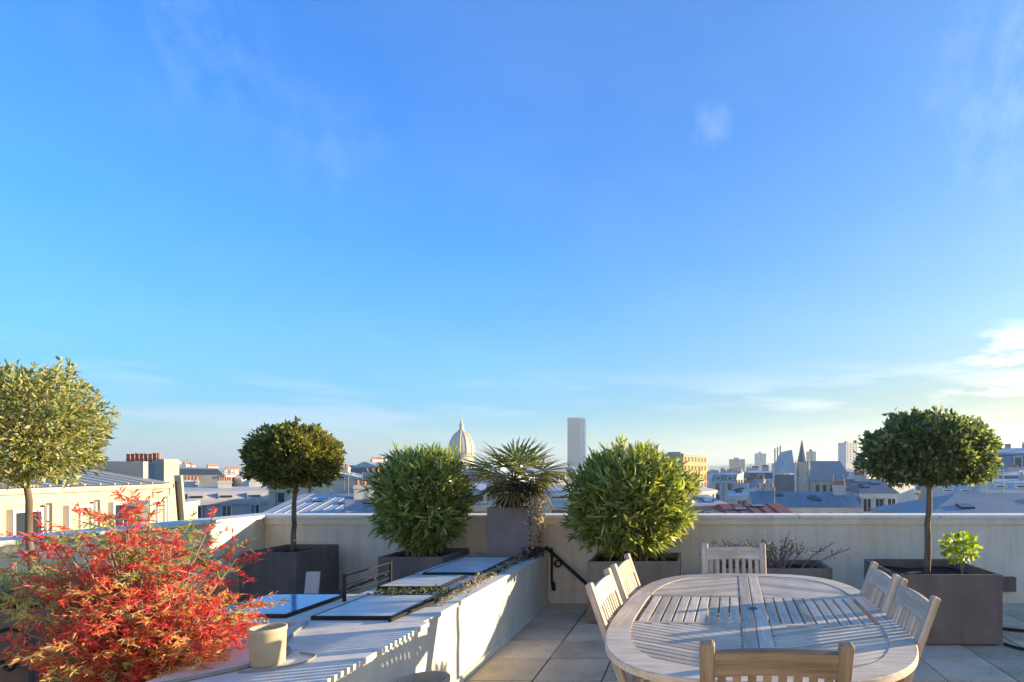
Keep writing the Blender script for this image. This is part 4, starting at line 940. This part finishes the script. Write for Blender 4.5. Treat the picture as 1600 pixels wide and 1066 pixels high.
for k in range(16):
    D = random.uniform(75, 140); y_ = random.uniform(750, 775); sp.append((random.uniform(300, 890), D, random.choice(walls), CZ-(y_-HY)*D/FPX))
mids('left of the big shrub', sp)
# far-off mass of roofs
cm = bpy.data.materials.new('far_city'); cm.use_nodes = True; t = cm.node_tree; b = t.nodes['Principled BSDF']
a = t.nodes.new('ShaderNodeAttribute'); a.attribute_name = 'tone'
t.links.new(ramp(t, a.outputs['Fac'], [(0, (.18, .19, .21)), (.3, (.36, .37, .38)), (.55, (.56, .52, .44)), (.8, (.72, .66, .54)), (1, (.30, .15, .10))]), b.inputs['Base Color']); b.inputs['Roughness'].default_value = .85
mb = MB(); tones = []
for k in range(5200):
    D = 270+2500*random.random()**1.25; px = random.uniform(-250, 1800); x, y = W(px, D)
    if abs(px-721) < 32 and D < 660 and D > 560: continue
    w_, d_ = random.uniform(8, 22), random.uniform(8, 14); hh = random.gauss(20.5, 2.6)+ (random.random() < .01)*random.uniform(2, 5)
    rot = random.gauss(.4, .5); c, s_ = math.cos(rot), math.sin(rot)
    q = [(x+c*i*w_/2-s_*j*d_/2, y+s_*i*w_/2+c*j*d_/2) for i, j in ((-1, -1), (1, -1), (1, 1), (-1, 1))]
    mb.prism(q, -25, -25+hh); tones += [random.choice([.5, .6, .75, .8, .35])]*6
    q2 = [(x+(u-x)*.55, y+(v-y)*.55) for u, v in q]; mb.hexa([(*u, -25+hh+.01) for u in q], [(*u, -25+hh+random.uniform(1.2, 3)) for u in q2]); tones += [random.choice([.05, .2, .28, .15])]*6
    if random.random() < .5:
        u, v = q[random.randrange(4)]; mb.box(u-.7, u+.7, v-.5, v+.5, -25+hh-1, -25+hh+random.uniform(3, 4.6)); tones += [random.choice([.55, .95, .7])]*6
me = mb.mesh('distant_city', cm); at = me.attributes.new('tone', 'FLOAT', 'FACE'); at.data.foreach_set('value', tones)
o = obj('distant_city', me, None); o['kind'] = 'stuff'
# tree clumps among the roofs
P = []
for k in range(60):
    D = random.uniform(230, 900); px = random.uniform(200, 1620); x, y = W(px, D); c = np.array([x, y, -25+random.uniform(15, 20)])
    d = unit(rng.normal(size=(160, 3))); P.append(c+d*np.array([7, 7, 5])*rng.random((160, 1))**.4)
P = np.concatenate(P); o = obj('city_trees', leaf_mesh('city_trees', P, rng.normal(size=P.shape), 2.2, 1.6, rng.random(len(P)), leafmat('far_leaf', [(.05, .055, .03), (.09, .085, .05)], .1, .8)), None); o['kind'] = 'stuff'
